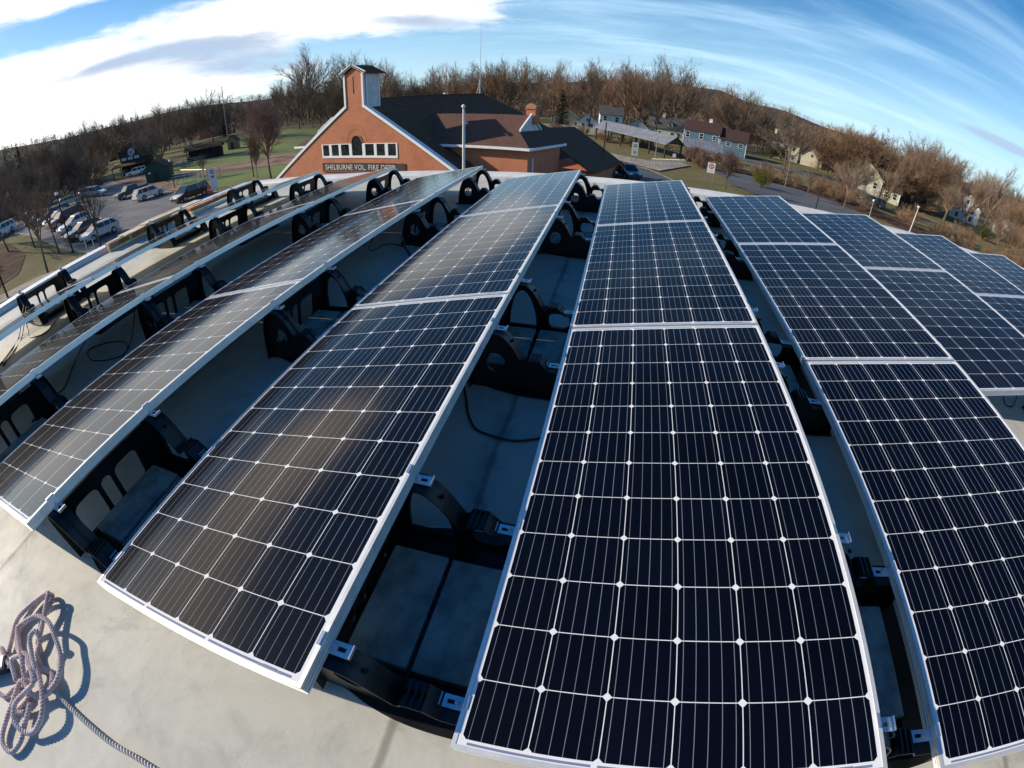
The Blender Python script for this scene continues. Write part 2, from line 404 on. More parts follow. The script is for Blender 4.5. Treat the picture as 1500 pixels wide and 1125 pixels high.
def make_mount():
    root = empty("ballast_mount", Matrix(), "x", "panel mount", "black plastic mounts under the panel edges")
    z0 = ROOFZ + .004; LN = .62
    top = curve([(-.445, z0), (-.425, -.06), (-.400, .04), (-.365, .105), (-.320, .129), (-.275, .122), (-.232, .080), (-.198, .02), (-.172, -.028)], 5)
    low = [(-.158, -.020), (-.148, .004), (-.092, .004), (-.070, -.022), (-.052, -.042), (.030, -.042), (.062, -.060), (.092, -.12), (.112, z0)]
    outer = top + low
    hole1 = curve([(-.388, z0 + .035), (-.378, -.06), (-.356, .025), (-.330, .062), (-.300, .066), (-.272, .038), (-.246, -.02), (-.228, -.09), (-.222, z0 + .035)], 4)
    holeN = [(-.315 + .048 * math.cos(rad(t)), -.045 + .055 * math.sin(rad(t))) for t in range(0, 360, 20)]
    hole2 = rrect(-.150, z0 + .04, -.026, -.062, .032)
    MX = Matrix(((1, 0, 0, 0), (0, 0, 1, 0), (0, 1, 0, 0), (0, 0, 0, 1)))  # plate xy -> world xz
    for y in (0, LN - .018):
        w1 = plate_with_holes(outer, [hole1, hole2] if y else [holeN], .018, Tr(0, y, 0) @ MX)
        # flanges along the top so each wall is a channel
        ys = (y - .030, y + .046) if y == 0 else (y + .018 - .074, y + .022)
        strip = outer
        for k in range(len(strip) - 1):
            (xa, za), (xb, zb) = strip[k], strip[k + 1]
            ln = math.hypot(xb - xa, zb - za) or 1; nx, nz = -(zb - za) / ln * .005, (xb - xa) / ln * .005
            w1.raw([(xa, ys[0], za), (xb, ys[0], zb), (xb, ys[1], zb), (xa, ys[1], za), (xa - nx, ys[0], za - nz), (xb - nx, ys[0], zb - nz), (xb - nx, ys[1], zb - nz), (xa - nx, ys[1], za - nz)],
                   [(0, 1, 2, 3), (7, 6, 5, 4), (0, 4, 5, 1), (3, 2, 6, 7), (1, 5, 6, 2), (0, 3, 7, 4)])
        w1.cyl((-.232, ys[0] + .038, .082), (-.228, ys[0] + .038, .094), .007, 8)
        # ribs on the low hump
        for xx in (-.140, -.122, -.104): w1.box((xx, ys[0] + .004, .004), (xx + .007, ys[1] - .004, .011))
        o = w1.build("end_wall", M_BLACK, root)
    # leaning wall under the high edge, with three rounded openings
    Lx = Vector((.065, 0, .285)); Ln = Lx.length; dx = Lx.normalized()
    MB2 = Matrix(((0, dx.x, dx.z, -.440), (1, 0, 0, 0), (0, dx.z, -dx.x, z0 + .002), (0, 0, 0, 1)))
    hl = [rrect(.075, .035, .215, .225, .035), rrect(.240, .035, .300, .225, .028), rrect(.325, .035, .465, .225, .035)]
    bw = plate_with_holes([(.018, 0), (LN - .018, 0), (LN - .018, Ln), (.018, Ln)], hl, .007, MB2)
    bw.build("wind_wall", M_BLACK, root)
    tr = MB()
    n = 10
    # shaped footprint, a little wider towards the low side
    foot = curve([(-.485, .012), (-.38, .0), (-.28, -.028), (-.16, -.045), (.0, -.045), (.125, -.03)], n) + curve([(.125, LN + .03), (.0, LN + .045), (-.16, LN + .045), (-.28, LN + .028), (-.38, LN), (-.485, LN - .012)], n)
    tr.prism(foot, 2, ROOFZ + .006, ROOFZ + .014)
    for x in (-.418, -.2015, .010): tr.box((x, .07, ROOFZ + .014), (x + .006, LN - .07, ROOFZ + .050))
    for k in range(5): tr.box((-.2015 - .012, .13 + k * .08, ROOFZ + .014), (-.2015 + .018, .15 + k * .08, ROOFZ + .058))
    tr.build("tray", M_BLACK, root)
    sl = MB(); f2 = [((x + .18) * 1.07 - .18, (y - .31) * 1.0 + .325) for x, y in foot]
    sl.prism(f2, 2, ROOFZ + .001, ROOFZ + .005); sl.build("slip_sheet", M_MEMW, root)
    for (x, z, y, sg) in ((-.318, .1335, .026, 1), (-.318, .1335, LN - .026, 1), (-.006, -.0395, .026, -1), (-.006, -.0395, LN - .026, -1)):
        cl = MB(); s_ = sg
        # slotted clamp: foot plate, upright lip at its free end, hook over the frame
        for a, c in (((-.010, -.0185, 0), (.018, .0185, .003)), ((.018, -.0185, 0), (.040, -.006, .003)), ((.018, .006, 0), (.040, .0185, .003)), ((.040, -.0185, 0), (.056, .0185, .003)), ((.056, -.0185, 0), (.059, .0185, .012)),
                     ((-.014, -.0185, 0), (-.010, .0185, .041)), ((-.019, -.0185, .041), (-.010, .0185, .044))):
            xa, xb = sorted((a[0] * s_, c[0] * s_)); cl.box((xa, a[1], a[2]), (xb, c[1], c[2]))
        cl.cyl((.014 * s_, 0, .003), (.014 * s_, 0, .010), .0075, 6); cl.cyl((.014 * s_, 0, .010), (.014 * s_, 0, .017), .004, 8)
        cl.build("clamp", M_ALU, root, Tr(x, y, z))
    return root
proto_mount = make_mount()
block = MB(); block.box((0, 0, 0), (.194, .398, .057))
proto_block = block.build("concrete_block", M_CONC, None, bevel=.006)
tag(proto_block, "x", "concrete block", "grey concrete ballast blocks")
MY = [.092, 1.620, 3.595, 5.19]
first = True; firstb = True
colw = {-5: "by the left kerb wall", 4: "by the rightmost panels"}
for i in range(-4, 4): colw[i] = "in the %s panel gap from the left" % (["first"] + ORD[1:])[i + 4]
alongw = {0: "nearest black plastic mount", 1: "second nearest black plastic mount", 2: "second farthest black plastic mount", 3: "farthest black plastic mount"}
for i in range(-5, 5):
    for k, y in enumerate(MY):
        if i >= 2 and k == 0: continue
        M = T4 @ Tr((i + 1) * PITCH, y + YOFF.get(i + 1, 0) * .5, 0)
        lab = alongw[k] + " " + colw[i]
        if first: proto_mount.matrix_world = M; proto_mount['label'] = lab; first = False
        else: copy_tree(proto_mount, M, lab)
        if i > 1 and k < 3: continue
        for s_, x in (("left", -.402), ("right", -.188)):
            rr = random.Random(i * 31 + k * 7 + (s_ == "left"))
            Mb = M @ Tr(x + rr.uniform(-.002, .002), .108 + rr.uniform(-.012, .012), ROOFZ + .0145) @ Rz(rr.uniform(-.008, .008))
            lb = s_ + " concrete block in the " + alongw[k].replace("black plastic ", "") + " " + colw[i]
            if firstb: proto_block.matrix_world = Mb; proto_block['label'] = lb; firstb = False
            else: copy_tree(proto_block, Mb, lb)

# ---- the flat roof building that carries it
RB = empty("flat_roof_building", T4.copy(), "flat roofed building whose pale membrane roof carries the solar panels", "building")
mm = MB(); X0, X1, Y0, Y1 = -6.84, 13.0, -7.0, 7.05
nx, ny = 66, 50
vv = []
for jy in range(ny + 1):
    for ix in range(nx + 1):
        x = X0 + (X1 - X0) * ix / nx; y = Y0 + (Y1 - Y0) * jy / ny
        vv.append((x, y, ROOFZ - .0015 + .0012 * mnoise.noise(Vector((x * .8, y * .8, 0)))))
mm.raw(vv, [(j * (nx + 1) + i, j * (nx + 1) + i + 1, (j + 1) * (nx + 1) + i + 1, (j + 1) * (nx + 1) + i) for j in range(ny) for i in range(nx)])
mm.build("roof_membrane", M_MEM, RB, smooth=True)
e = MB()
# rounded metal-edged rim at the far and near sides
prof = [(0, ROOFZ - .12), (0, ROOFZ), (.04, ROOFZ + .035), (.10, ROOFZ + .05), (.20, ROOFZ + .05), (.22, ROOFZ + .03), (.22, ROOFZ - .35), (.0, ROOFZ - .35)]
e.prism([(Y1 + p[0], p[1]) for p in prof], 0, X0 - .24, X1 + .2)
e.build("roof_edge", M_MEMW, RB)
pw = MB()
pw.prism([(X0, ROOFZ - .02), (X0 - .012, ROOFZ + .055), (X0 - .03, ROOFZ + .068), (X0 - .20, ROOFZ + .062), (X0 - .22, ROOFZ - .4), (X0, ROOFZ - .4)], 1, Y0, Y1 - .002)
pw.build("kerb_wall", M_MEMW, RB)
cp = MB(); cp.box((X0 - .235, Y0, ROOFZ + .069), (X0 - .008, Y1, ROOFZ + .074)); cp.build("metal_coping", M_ALU, RB)
wl = MB(); wl.box((X0 - .18, Y0, -8.6), (X1 - .02, Y1 + .18, ROOFZ - .36)); wl.build("wall", M_BRICK2, RB)
# ================================================================= GROUND
def sst(a, c, x):
    t = min(1, max(0, (x - a) / (c - a))); return t * t * (3 - 2 * t)
def gz(x, y):
    r = math.hypot(x, y); a = math.degrees(math.atan2(x, y))
    if y < -5 and abs(x) < 200: a = max(-75, min(60, a))
    z = -6.8 + 2.2 * sst(88, 135, r) * sst(-30, -5, a) * (1 - sst(24, 34, a))
    w1 = 1 - sst(-64, -59, a); w2 = sst(-64, -59, a) * (1 - sst(-40, -30, a))
    z += w1 * 1.5 * sst(50, 70, r) + w2 * 1.3 * sst(72, 125, r) + (w1 + w2) * 2.2 * sst(110, 200, r)
    return z + sst(100, 160, r) * sst(30, 38, a)
HILL = [(-180, 2), (-90, 3.4), (-69.9, 3.6), (-62.9, 2.8), (-55.6, 2.7), (-48.0, 2.9), (-40.5, 2.6), (-32.8, 2.5), (-25.0, 2.2), (-9.3, 3.3), (2.3, 4.2), (10.0, 4.7), (14.1, 3.6), (17.2, 3.6), (19.1, 3.3), (21.9, 2.8), (25.0, 2.7), (29.9, 1.3), (37.5, 1.4), (44.7, 1.9), (70, 2), (180, 2)]
def lerp_tab(tab, a):
    for (a0, v0), (a1, v1) in zip(tab, tab[1:]):
        if a0 <= a <= a1: return v0 + (v1 - v0) * (a - a0) / (a1 - a0)
    return tab[-1][1]
def G(x, y, dz=0): return Vector((x, y, gz(x, y) + dz))

def ground_mat():
    m, b, p = mat("dry_winter_grass")
    co = b.coord(); x, y, z = b.xyz(co)[:3]
    n = b.noise(co, .05, 6, .6, .4); n2 = b.noise(co, .35, 6, .65); n3 = b.noise(co, 3, 5, .7)
    c = b.mix(b.ss(n, .38, .62), (.17, .135, .062), (.125, .125, .045))
    c = b.mix(b.ss(n2, .45, .75), c, (.20, .155, .085))
    c = b.mix(b.m('MULTIPLY', b.ss(n3, .45, .8), .5), c, (.055, .048, .025))
    b.put(p.inputs['Base Color'], c); p.inputs['Roughness'].default_value = .95
    p.inputs['Specular IOR Level'].default_value = .15
    b.put(p.inputs['Normal'], b.bump(b.m('ADD', n3, b.m('MULTIPLY', n2, 2)), .7, .15))
    return m
M_GRASS = ground_mat()
M_FIELD = simple("mown_ball_field_grass", (.125, .17, .055), .95, var=.35, nscale=.12, bump=.08, bscale=2, spec=.1, col2=(.16, .15, .07))
M_CLAY = simple("brown_infield_clay", (.27, .175, .125), .95, var=.25, nscale=.3, bump=.03, bscale=2, spec=.1)
M_CONCW = simple("pale_concrete_walk", (.33, .29, .23), .9, var=.2, nscale=.8, bump=.01, bscale=5, spec=.2)
M_MULCH = simple("brown_leaf_litter", (.10, .060, .040), .95, var=.4, nscale=.6, bump=.1, bscale=3, spec=.1)
M_STEEP = simple("wooded_hillside", (.075, .058, .050), .98, var=.45, nscale=.05, spec=.05, col2=(.035, .032, .028))
def asphalt(name, base):
    m, b, p = mat(name)
    co = b.coord()
    n = b.noise(b.map(co, (.25, 1, 1), (0, 0, .4)), .35, 7, .65, .8); n2 = b.noise(co, 8, 4, .7)
    cr = b.node('ShaderNodeTexVoronoi', feature='DISTANCE_TO_EDGE'); cr.inputs['Scale'].default_value = .16
    b.put(cr.inputs['Vector'], b.mix(.06, co, b.noise(co, 1.2, 3)))
    c = b.mix(b.ss(n, .35, .7), tuple(x * .75 for x in base), tuple(x * 1.45 for x in base))
    c = b.mix(b.m('MULTIPLY', b.ss(n2, .5, .8), .2), c, tuple(x * 1.8 for x in base))
    c = b.mix(b.m('MULTIPLY', b.ss(cr.outputs[0], .012, .003), .5), c, (.02, .02, .02))
    b.put(p.inputs['Base Color'], c); b.put(p.inputs['Roughness'], b.m('ADD', .62, b.m('MULTIPLY', n, .25)))
    b.put(p.inputs['Normal'], b.bump(n2, .3, .01))
    return m
M_ASPH = asphalt("worn_parking_asphalt", (.105, .105, .108))
M_ROAD = asphalt("grey_road_asphalt", (.085, .085, .088))
M_PAINT = simple("white_road_paint", (.55, .55, .52), .8, var=.2, nscale=3)

gb = MB(); xs = [-360, -300, -250, -210] + list(range(-180, -130, 4)) + list(range(-130, 71, 2)) + list(range(74, 181, 4)) + [210, 250, 300, 360]; ys = [-300, -200, -120, -80] + list(range(-60, 4, 4)) + list(range(4, 131, 2)) + list(range(134, 221, 4)) + [250, 300, 360, 430]
vs = [(x, y, gz(x, y)) for y in ys for x in xs]; nxs = len(xs)
gb.raw(vs, [(j * nxs + i, j * nxs + i + 1, (j + 1) * nxs + i + 1, (j + 1) * nxs + i) for j in range(len(ys) - 1) for i in range(nxs - 1)])
tag(gb.build("ground", M_GRASS, smooth=True), kind='structure')
# rolling, wooded rise that carries the ground to the skyline
hb = MB(); NA = 240; RR = [250, 330, 420, 540, 680, 820, 960, 1200, 1700, 3000]; H = [-9, -7.5, 0, .28, .52, .78, .98, 1.0, .7, .2]
vs = []
for k in range(NA):
    a = -180 + 360 * k / NA; e = lerp_tab(HILL, a)
    for r, h in zip(RR, H):
        top = 960 * math.tan(rad(e)) * (1 + .07 * mnoise.noise(Vector((a * .18, r * .004, 0))))
        z = h if h < -1 else -3.5 + (top + 3) * h + 4 * mnoise.noise(Vector((a * .2, r * .01, 3)))
        if r < 400: z = gz(math.sin(rad(a)) * 240, math.cos(rad(a)) * 240) - (.9 if r == 250 else -.5)
        vs.append((r * math.sin(rad(a)), r * math.cos(rad(a)), z))
n = len(RR)
hb.raw(vs, [(k * n + j, k * n + j + 1, ((k + 1) % NA) * n + j + 1, ((k + 1) % NA) * n + j) for k in range(NA) for j in range(n - 1)])
tag(hb.build("hills", M_STEEP, smooth=True), kind='structure')

def sheet(name, poly, m, dz, kind='structure', th=.0, parent=None):
    """a ground sheet draped dz above the terrain"""
    bm = bmesh.new(); vs_ = [bm.verts.new((x, y, 0)) for x, y in poly]
    bm.faces.new(vs_)
    bmesh.ops.recalc_face_normals(bm, faces=bm.faces)
    x0, x1 = min(p[0] for p in poly), max(p[0] for p in poly); y0, y1 = min(p[1] for p in poly), max(p[1] for p in poly)
    g = math.ceil(x0 / 2) * 2
    while g < x1:
        bmesh.ops.bisect_plane(bm, geom=bm.verts[:] + bm.edges[:] + bm.faces[:], plane_co=(g, 0, 0), plane_no=(1, 0, 0)); g += 2
    g = math.ceil(y0 / 2) * 2
    while g < y1:
        bmesh.ops.bisect_plane(bm, geom=bm.verts[:] + bm.edges[:] + bm.faces[:], plane_co=(0, g, 0), plane_no=(0, 1, 0)); g += 2
    bmesh.ops.triangulate(bm, faces=bm.faces[:])
    for v in bm.verts: v.co.z = gz(v.co.x, v.co.y) + dz
    for f in bm.faces:
        if f.normal.z < 0: f.normal_flip()
    me = D.meshes.new(name); bm.to_mesh(me); bm.free(); me.materials.append(m)
    o = place(me, name, parent)
    return tag(o, kind=kind)
POLY_LOT = [(-25, 14.0), (-34, 17.6), (-38.4, 19.4), (-43.0, 20.9), (-51.8, 22.1), (-57.9, 22.9), (-71.8, 25.0), (-74, 20), (-92, 24), (-102.5, 33.3), (-113, 44), (-112, 54), (-119, 62.3), (-118, 69), (-99.9, 59.8), (-73.5, 50.5), (-57.7, 44.4), (-46.0, 42.5), (-36, 40.2), (-27.4, 32.5), (-22, 17.3)]
POLY_KERBPATH = [(-44, 9), (-42.9, 15.0), (-41.4, 17.8), (-37.2, 18.8), (-33, 17.2), (-33, 15.4), (-38.0, 16.4), (-40, 14.4), (-41, 9)]
POLY_DIRT = [(-85.5, 61.8), (-74.9, 64.8), (-69.9, 68.4), (-66.4, 75.8), (-60.7, 79.8), (-48.6, 66.5), (-54.4, 63.7), (-60.3, 60.6), (-66.1, 59.1), (-73.9, 58.7)]
POLY_INFIELD = [(-106, 61.7), (-101.1, 66.2), (-82.5, 58.5), (-70.8, 53.2), (-56.7, 47.9), (-57, 44.9), (-74.6, 51.2), (-99, 60)]
POLY_ROAD = [(-12.5, 104), (-6.1, 89.8), (0.1, 78.6), (4.6, 73.0), (6.5, 66.9), (8.2, 61.1), (9.6, 53.9), (10.1, 47.0), (8, 24), (-14, 24), (-14.2, 43.9), (-15.1, 65.9), (-18, 98)]
POLY_WALK = [(-12.6, 109.2), (-5.4, 98.1), (-0.4, 90.8), (5.3, 86.7), (12.1, 91.8), (13.2, 89.1), (8.6, 77.8), (6.2, 72.0), (5.0, 73.2), (0.4, 79.3), (-5.7, 90.2), (-11.7, 103.5)]
POLY_DRIVE = [(17.7, 86.8), (24.1, 91.0), (28.3, 86.6), (33.9, 83.2), (38.7, 75.5), (38.6, 62.1), (28.1, 48), (21.8, 56.7), (19.1, 64.6), (17.1, 71.3)]
POLY_STREET2 = [(20, 116), (38.4, 109.3), (48.4, 109.7), (58.5, 104.8), (64, 108), (59, 114), (50, 116.6), (37.4, 115.6), (24, 119)]
POLY_FIELD = [(-100, 70), (-96, 84), (-110, 100), (-128, 112), (-150, 128), (-150, 155), (-110, 160), (-60, 120), (-44, 86), (-38, 62), (-44, 47), (-58, 46), (-75, 55)]
sheet("ball_field", POLY_FIELD, M_FIELD, .03)
sheet("infield_clay", POLY_DIRT, M_CLAY, .06)
sheet("clay_path", POLY_INFIELD, M_CLAY, .07)
sheet("parking_lot", POLY_LOT, M_ASPH, .10)
sheet("footpath", POLY_KERBPATH, M_CONCW, .14)
sheet("road", POLY_ROAD, M_ROAD, .10)
sheet("pavement", POLY_WALK, M_CONCW, .18)
sheet("driveway", POLY_DRIVE, M_ROAD, .10)
sheet("street", POLY_STREET2, M_ROAD, .10)
sheet("far_lane", [(-130, 62), (-118, 66), (-113, 62), (-122, 55), (-170, 50), (-172, 58)], M_CONCW, .06)
sheet("shrub_bed", [(-47, 11), (-49, 16), (-55, 19.5), (-66, 21.6), (-73, 19.5), (-70, 12), (-60, 6)], M_MULCH, .04)
sheet("shrub_bed", [(14, 94), (20, 100), (30, 96), (42, 90), (54, 80), (62, 66), (50, 60), (38.9, 76), (34.1, 83.6), (28.5, 87.0), (24.3, 91.6)], M_MULCH, .04)
# kerb stones along lot and road, stall lines
def kerb(name, pts, wdt=.18, h=.14, closed=False):
    mb_ = MB()
    for (xa, ya), (xb, yb) in zip(pts, pts[1:]):
        L_ = math.hypot(xb - xa, yb - ya); k = max(1, int(L_ / 3)); nx_, ny_ = -(yb - ya) / L_ * wdt / 2, (xb - xa) / L_ * wdt / 2
        for j in range(k):
            ax, ay, bx_, by_ = xa + (xb - xa) * j / k, ya + (yb - ya) * j / k, xa + (xb - xa) * (j + 1) / k, ya + (yb - ya) * (j + 1) / k
            q = [(ax - nx_, ay - ny_), (bx_ - nx_, by_ - ny_), (bx_ + nx_, by_ + ny_), (ax + nx_, ay + ny_)]
            za, zb = gz(ax, ay), gz(bx_, by_); zs = [za, zb, zb, za]
            vs__ = [(p[0], p[1], z - .1) for p, z in zip(q, zs)] + [(p[0], p[1], z + h) for p, z in zip(q, zs)]
            mb_.raw(vs__, [(0, 3, 2, 1), (4, 5, 6, 7), (0, 1, 5, 4), (1, 2, 6, 5), (2, 3, 7, 6), (3, 0, 4, 7)])
    tag(mb_.build(name, M_CONCW), kind='structure')
kerb("kerb", [(-34, 17.6), (-38.4, 19.4), (-43.0, 20.9), (-51.8, 22.1), (-57.9, 22.9), (-71.8, 25.0)])
kerb("kerb", [(-119, 68), (-99.9, 59.8), (-73.5, 50.5), (-57.7, 44.4), (-46.0, 42.5), (-36, 40.2)])
kerb("kerb", [(-11.7, 103.5), (-6.1, 89.8), (0.1, 78.6), (4.6, 73.0), (6.5, 66.9), (8.2, 61.1), (9.6, 53.9), (10.1, 47.0)])
pm = MB()
def stripe(x, y, dx, dy, L_, wdt=.11):
    k = 4; nx_, ny_ = -dy * wdt / 2, dx * wdt / 2
    for j in range(k):
        a, c = L_ * j / k, L_ * (j + 1) / k
        pm.face([(x + dx * t + s_ * nx_, y + dy * t + s_ * ny_, gz(x + dx * t, y + dy * t) + .115) for t, s_ in ((a, -1), (c, -1), (c, 1), (a, 1))])
for x in (-44.8, -48.9, -52.4, -56.5, -60.2, -63.6, -66.8): stripe(x, 22.9, .05, 1, 4.9)
for x in (-46.9, -50.9, -60.7, -65.0): stripe(x, 36.5, .05, 1, 5.4)
tag(pm.build("stall_lines", M_PAINT), kind='structure')
pr = MB()
pm = pr
for t in range(9):
    stripe(-13.5 + t * 1.9, 92 - t * 5.2, .34, -.94, 2.6, .13)
tag(pr.build("lane_markings", M_PAINT), kind='structure')
# ================================================================= VEHICLES
def paint(name, col, rough=.28): 
    m = simple(name, col, rough, var=.03, nscale=3); q = m.node_tree.nodes['Principled BSDF']
    q.inputs['Coat Weight'].default_value = .8; q.inputs['Coat Roughness'].default_value = .06; q.inputs['Metallic'].default_value = .15
    return m
M_GLASS = simple("dark_car_glass", (.012, .016, .020), .06, var=.1, spec=.9)
M_TYRE = simple("tyre_rubber", (.02, .02, .02), .85, var=.2)
M_RIM = simple("wheel_alloy", (.42, .43, .44), .35, metal=.7, var=.1)
M_HEAD = simple("headlamp_plastic", (.75, .77, .78), .12, var=.05)
M_TAIL = simple("red_lamp_plastic", (.35, .02, .015), .2, var=.1)
M_TRIM = simple("black_trim", (.02, .02, .022), .6, var=.1)
CARS = {
 # length, width, body outline (x from nose, z), beltline cabin polygon bottom -> roof, wheel radius, axles
 'hatch': (4.1, 1.70, [(.02, .35), (.0, .58), (.10, .74), (.55, .90), (1.05, 1.02), (3.9, 1.06), (4.06, .95), (4.1, .45)], [(.90, 1.00), (1.75, 1.50), (3.45, 1.52), (3.98, 1.05)], .31, (.80, 3.32)),
 'sedan': (4.75, 1.80, [(.02, .33), (.0, .55), (.12, .70), (.6, .82), (1.45, .93), (3.95, .97), (4.6, .98), (4.74, .85), (4.75, .42)], [(1.35, .92), (2.25, 1.42), (3.35, 1.44), (4.15, .98)], .33, (.93, 3.72)),
 'suv': (4.95, 1.92, [(.02, .42), (.0, .75), (.10, .95), (.6, 1.05), (1.35, 1.12), (4.75, 1.15), (4.92, 1.05), (4.95, .50)], [(1.25, 1.10), (1.95, 1.73), (4.35, 1.76), (4.86, 1.15)], .39, (.98, 3.85)),
 'van': (5.1, 1.98, [(.02, .35), (.0, .62), (.10, .80), (.7, .98), (1.15, 1.06), (4.95, 1.10), (5.07, 1.0), (5.1, .45)], [(.95, 1.03), (1.85, 1.72), (4.75, 1.76), (5.03, 1.10)], .34, (.97, 4.03)),
 'pickup': (5.85, 2.0, [(.02, .50), (.0, .85), (.10, 1.08), (.7, 1.15), (1.6, 1.20), (3.95, 1.22), (5.75, 1.24), (5.84, 1.15), (5.85, .60)], [(1.5, 1.18), (2.15, 1.85), (3.55, 1.86), (3.9, 1.22)], .42, (1.02, 4.60)),
}
def make_car(kind, pm_, label, cat='car'):
    L_, W_, prof, cab, wr, ax = CARS[kind]
    root = empty({'hatch': 'parked_car', 'sedan': 'parked_car', 'suv': 'parked_suv', 'van': 'parked_van', 'pickup': 'pickup_truck'}[kind], Matrix(), label, cat, "parked vehicles")
    zb = prof[0][1] - .12
    # lower edge with round wheel arches
    bot = [(L_ - .05, zb)]
    for a in (ax[1], ax[0]):
        R_ = wr + .06
        for k in range(9):
            t = rad(180 * k / 8); z = wr + math.sin(t) * R_; x = a + math.cos(t) * R_
            if z > zb: bot.append((x, z))
    bot.append((.08, zb))
    side = list(prof) + bot
    side2 = [(x - L_ / 2, z) for x, z in side]
    # the body narrows towards nose and tail: sections across the width
    b_ = MB(); h = W_ / 2; ny_ = [(-h, .0), (-h * .97, 1), (h * .97, 1), (h, .0)]
    secs = [(-h, .02), (-h * .985, -.0), (h * .985, 0), (h, .02)]
    def sec(y, ins):
        return [(x * (1 - ins * .6) if abs(x) > L_ * .3 else x, y, z - (ins * .5 if z > .9 else 0)) for x, z in side2]
    rings = [sec(-h, .06), sec(-h * .93, .015), sec(-h * .5, -.004), sec(h * .5, -.004), sec(h * .93, .015), sec(h, .06)]
    n_ = len(side2); vs_ = [v for r in rings for v in r]; fs_ = []
    for r in range(len(rings) - 1):
        for k in range(n_): fs_.append((r * n_ + k, (r + 1) * n_ + k, (r + 1) * n_ + (k + 1) % n_, r * n_ + (k + 1) % n_))
    fs_ += [tuple(range(n_)), tuple(range((len(rings) - 1) * n_, len(rings) * n_))[::-1]]
    b_.raw(vs_, fs_)
    o = b_.build("body", pm_, root)
    me = o.data; bm = bmesh.new(); bm.from_mesh(me); bmesh.ops.recalc_face_normals(bm, faces=bm.faces); bm.to_mesh(me); bm.free()
    # cabin: glass house with tumblehome and a painted roof skin with pillars
    c = [(x - L_ / 2, z) for x, z in cab]; hw = W_ / 2 * .95; tw = W_ / 2 * .74
    def cabv(x, z, s_, k=1): 
        t = (z - c[0][1]) / (c[1][1] - c[0][1]); return (x, s_ * (hw + (tw - hw) * max(0, min(1, t))) * k, z)
    gl = MB(); A_ = [cabv(x, z, -1) for x, z in c]; B_ = [cabv(x, z, 1) for x, z in c]
    gl.raw(A_ + B_, [(0, 1, 2, 3)[::-1], (4, 5, 6, 7), (0, 4, 5, 1)[::-1], (1, 5, 6, 2)[::-1], (2, 6, 7, 3)[::-1]])
    o = gl.build("windows", M_GLASS, root)
    rf = MB()
    (x0, z0), (x1, z1), (x2, z2), (x3, z3) = c
    rf.box((x1 - .06, -tw - .02, z1 - .045), (x2 + .06, tw + .02, z1 + .03))
    def bar(p, q, s_, w_=.055):
        a = Vector(cabv(p[0], p[1], s_, 1.012)); d_ = Vector(cabv(q[0], q[1], s_, 1.012))
        rf.tube([a, d_], w_, 4)
    for s_ in (-1, 1):
        bar(c[0], c[1], s_, .045); bar(c[3], c[2], s_, .07)
        xm = x1 + (x2 - x1) * .38; bar((xm, z0), (xm, z1), s_, .04)
        if kind in ('suv', 'van', 'hatch', 'sedan'): xm2 = x1 + (x2 - x1) * .80; bar((xm2, z0), (xm2, z1), s_, .05)
    rf.build("roof", pm_, root, bevel=.02)
    if kind == 'pickup':
        bd = MB(); xa, xb = cab[3][0] - L_ / 2 + .08, L_ / 2 - .08
        bd.box((xa, -h * .86, 1.262), (xb, h * .86, 1.275)); bd.build("bed_cover", M_TRIM, root)
    for a in ax:
        for s_ in (-1, 1):
            ty = MB(); y0 = s_ * (h - .22); y1 = s_ * (h + .005)
            ty.cyl((a - L_ / 2, min(y0, y1), wr), (a - L_ / 2, max(y0, y1), wr), wr, 20)
            wh = ty.build("wheel", M_TYRE, root)
            rm = MB(); rm.cyl((a - L_ / 2, s_ * (h + .006), wr), (a - L_ / 2, s_ * (h + .018), wr), wr * .66, 10, wr * .6)
            rm.build("rim", M_RIM, wh)
    zl = prof[1][1] + .05
    for s_ in (-1, 1):
        hl = MB(); hl.box((-L_ / 2 - .015, s_ * h * .62 - .17, zl), (-L_ / 2 + .30, s_ * h * .62 + .17, zl + .14)); hl.build("headlight", M_HEAD, root, bevel=.02)
        tl = MB(); zt = prof[-2][1] - .22; tl.box((L_ / 2 - .22, s_ * h * .80 - .10, zt), (L_ / 2 + .012, s_ * h * .80 + .10, zt + .26)); tl.build("tail_light", M_TAIL, root, bevel=.02)
        mr = MB(); xm = c[0][0] + .42; mr.box((xm, s_ * (h + .02) - .08, z0 + .04), (xm + .12, s_ * (h + .02) + .08, z0 + .18)); mr.build("wing_mirror", pm_, root, bevel=.02)
    bp = MB(); bp.box((-L_ / 2 - .03, -h * .78, zb + .02), (-L_ / 2 + .1, h * .78, zb + .17)); bp.build("front_bumper", M_TRIM, root, bevel=.02)
    bp = MB(); bp.box((L_ / 2 - .1, -h * .8, zb + .03), (L_ / 2 + .03, h * .8, zb + .18)); bp.build("rear_bumper", M_TRIM, root, bevel=.02)
    return root
def park(car, x, y, heading):
    """nose points along compass bearing heading (deg from +Y clockwise)"""
    a = rad(90 - heading) + math.pi
    e_ = .8; nx_ = Vector((math.cos(a), math.sin(a), 0)); ny_ = Vector((-math.sin(a), math.cos(a), 0))
    gx = (gz(x + nx_.x * e_, y + nx_.y * e_) - gz(x - nx_.x * e_, y - nx_.y * e_)) / (2 * e_)
    M = Tr(x, y, gz(x, y) + .105) @ Rz(a) @ Matrix.Rotation(-math.atan(gx), 4, 'Y')
    car.matrix_world = M; return car
P_SILVER = paint("silver_car_paint", (.50, .52, .54)); P_WHITE = paint("white_car_paint", (.74, .75, .76)); P_BLACK = paint("black_car_paint", (.015, .015, .017))
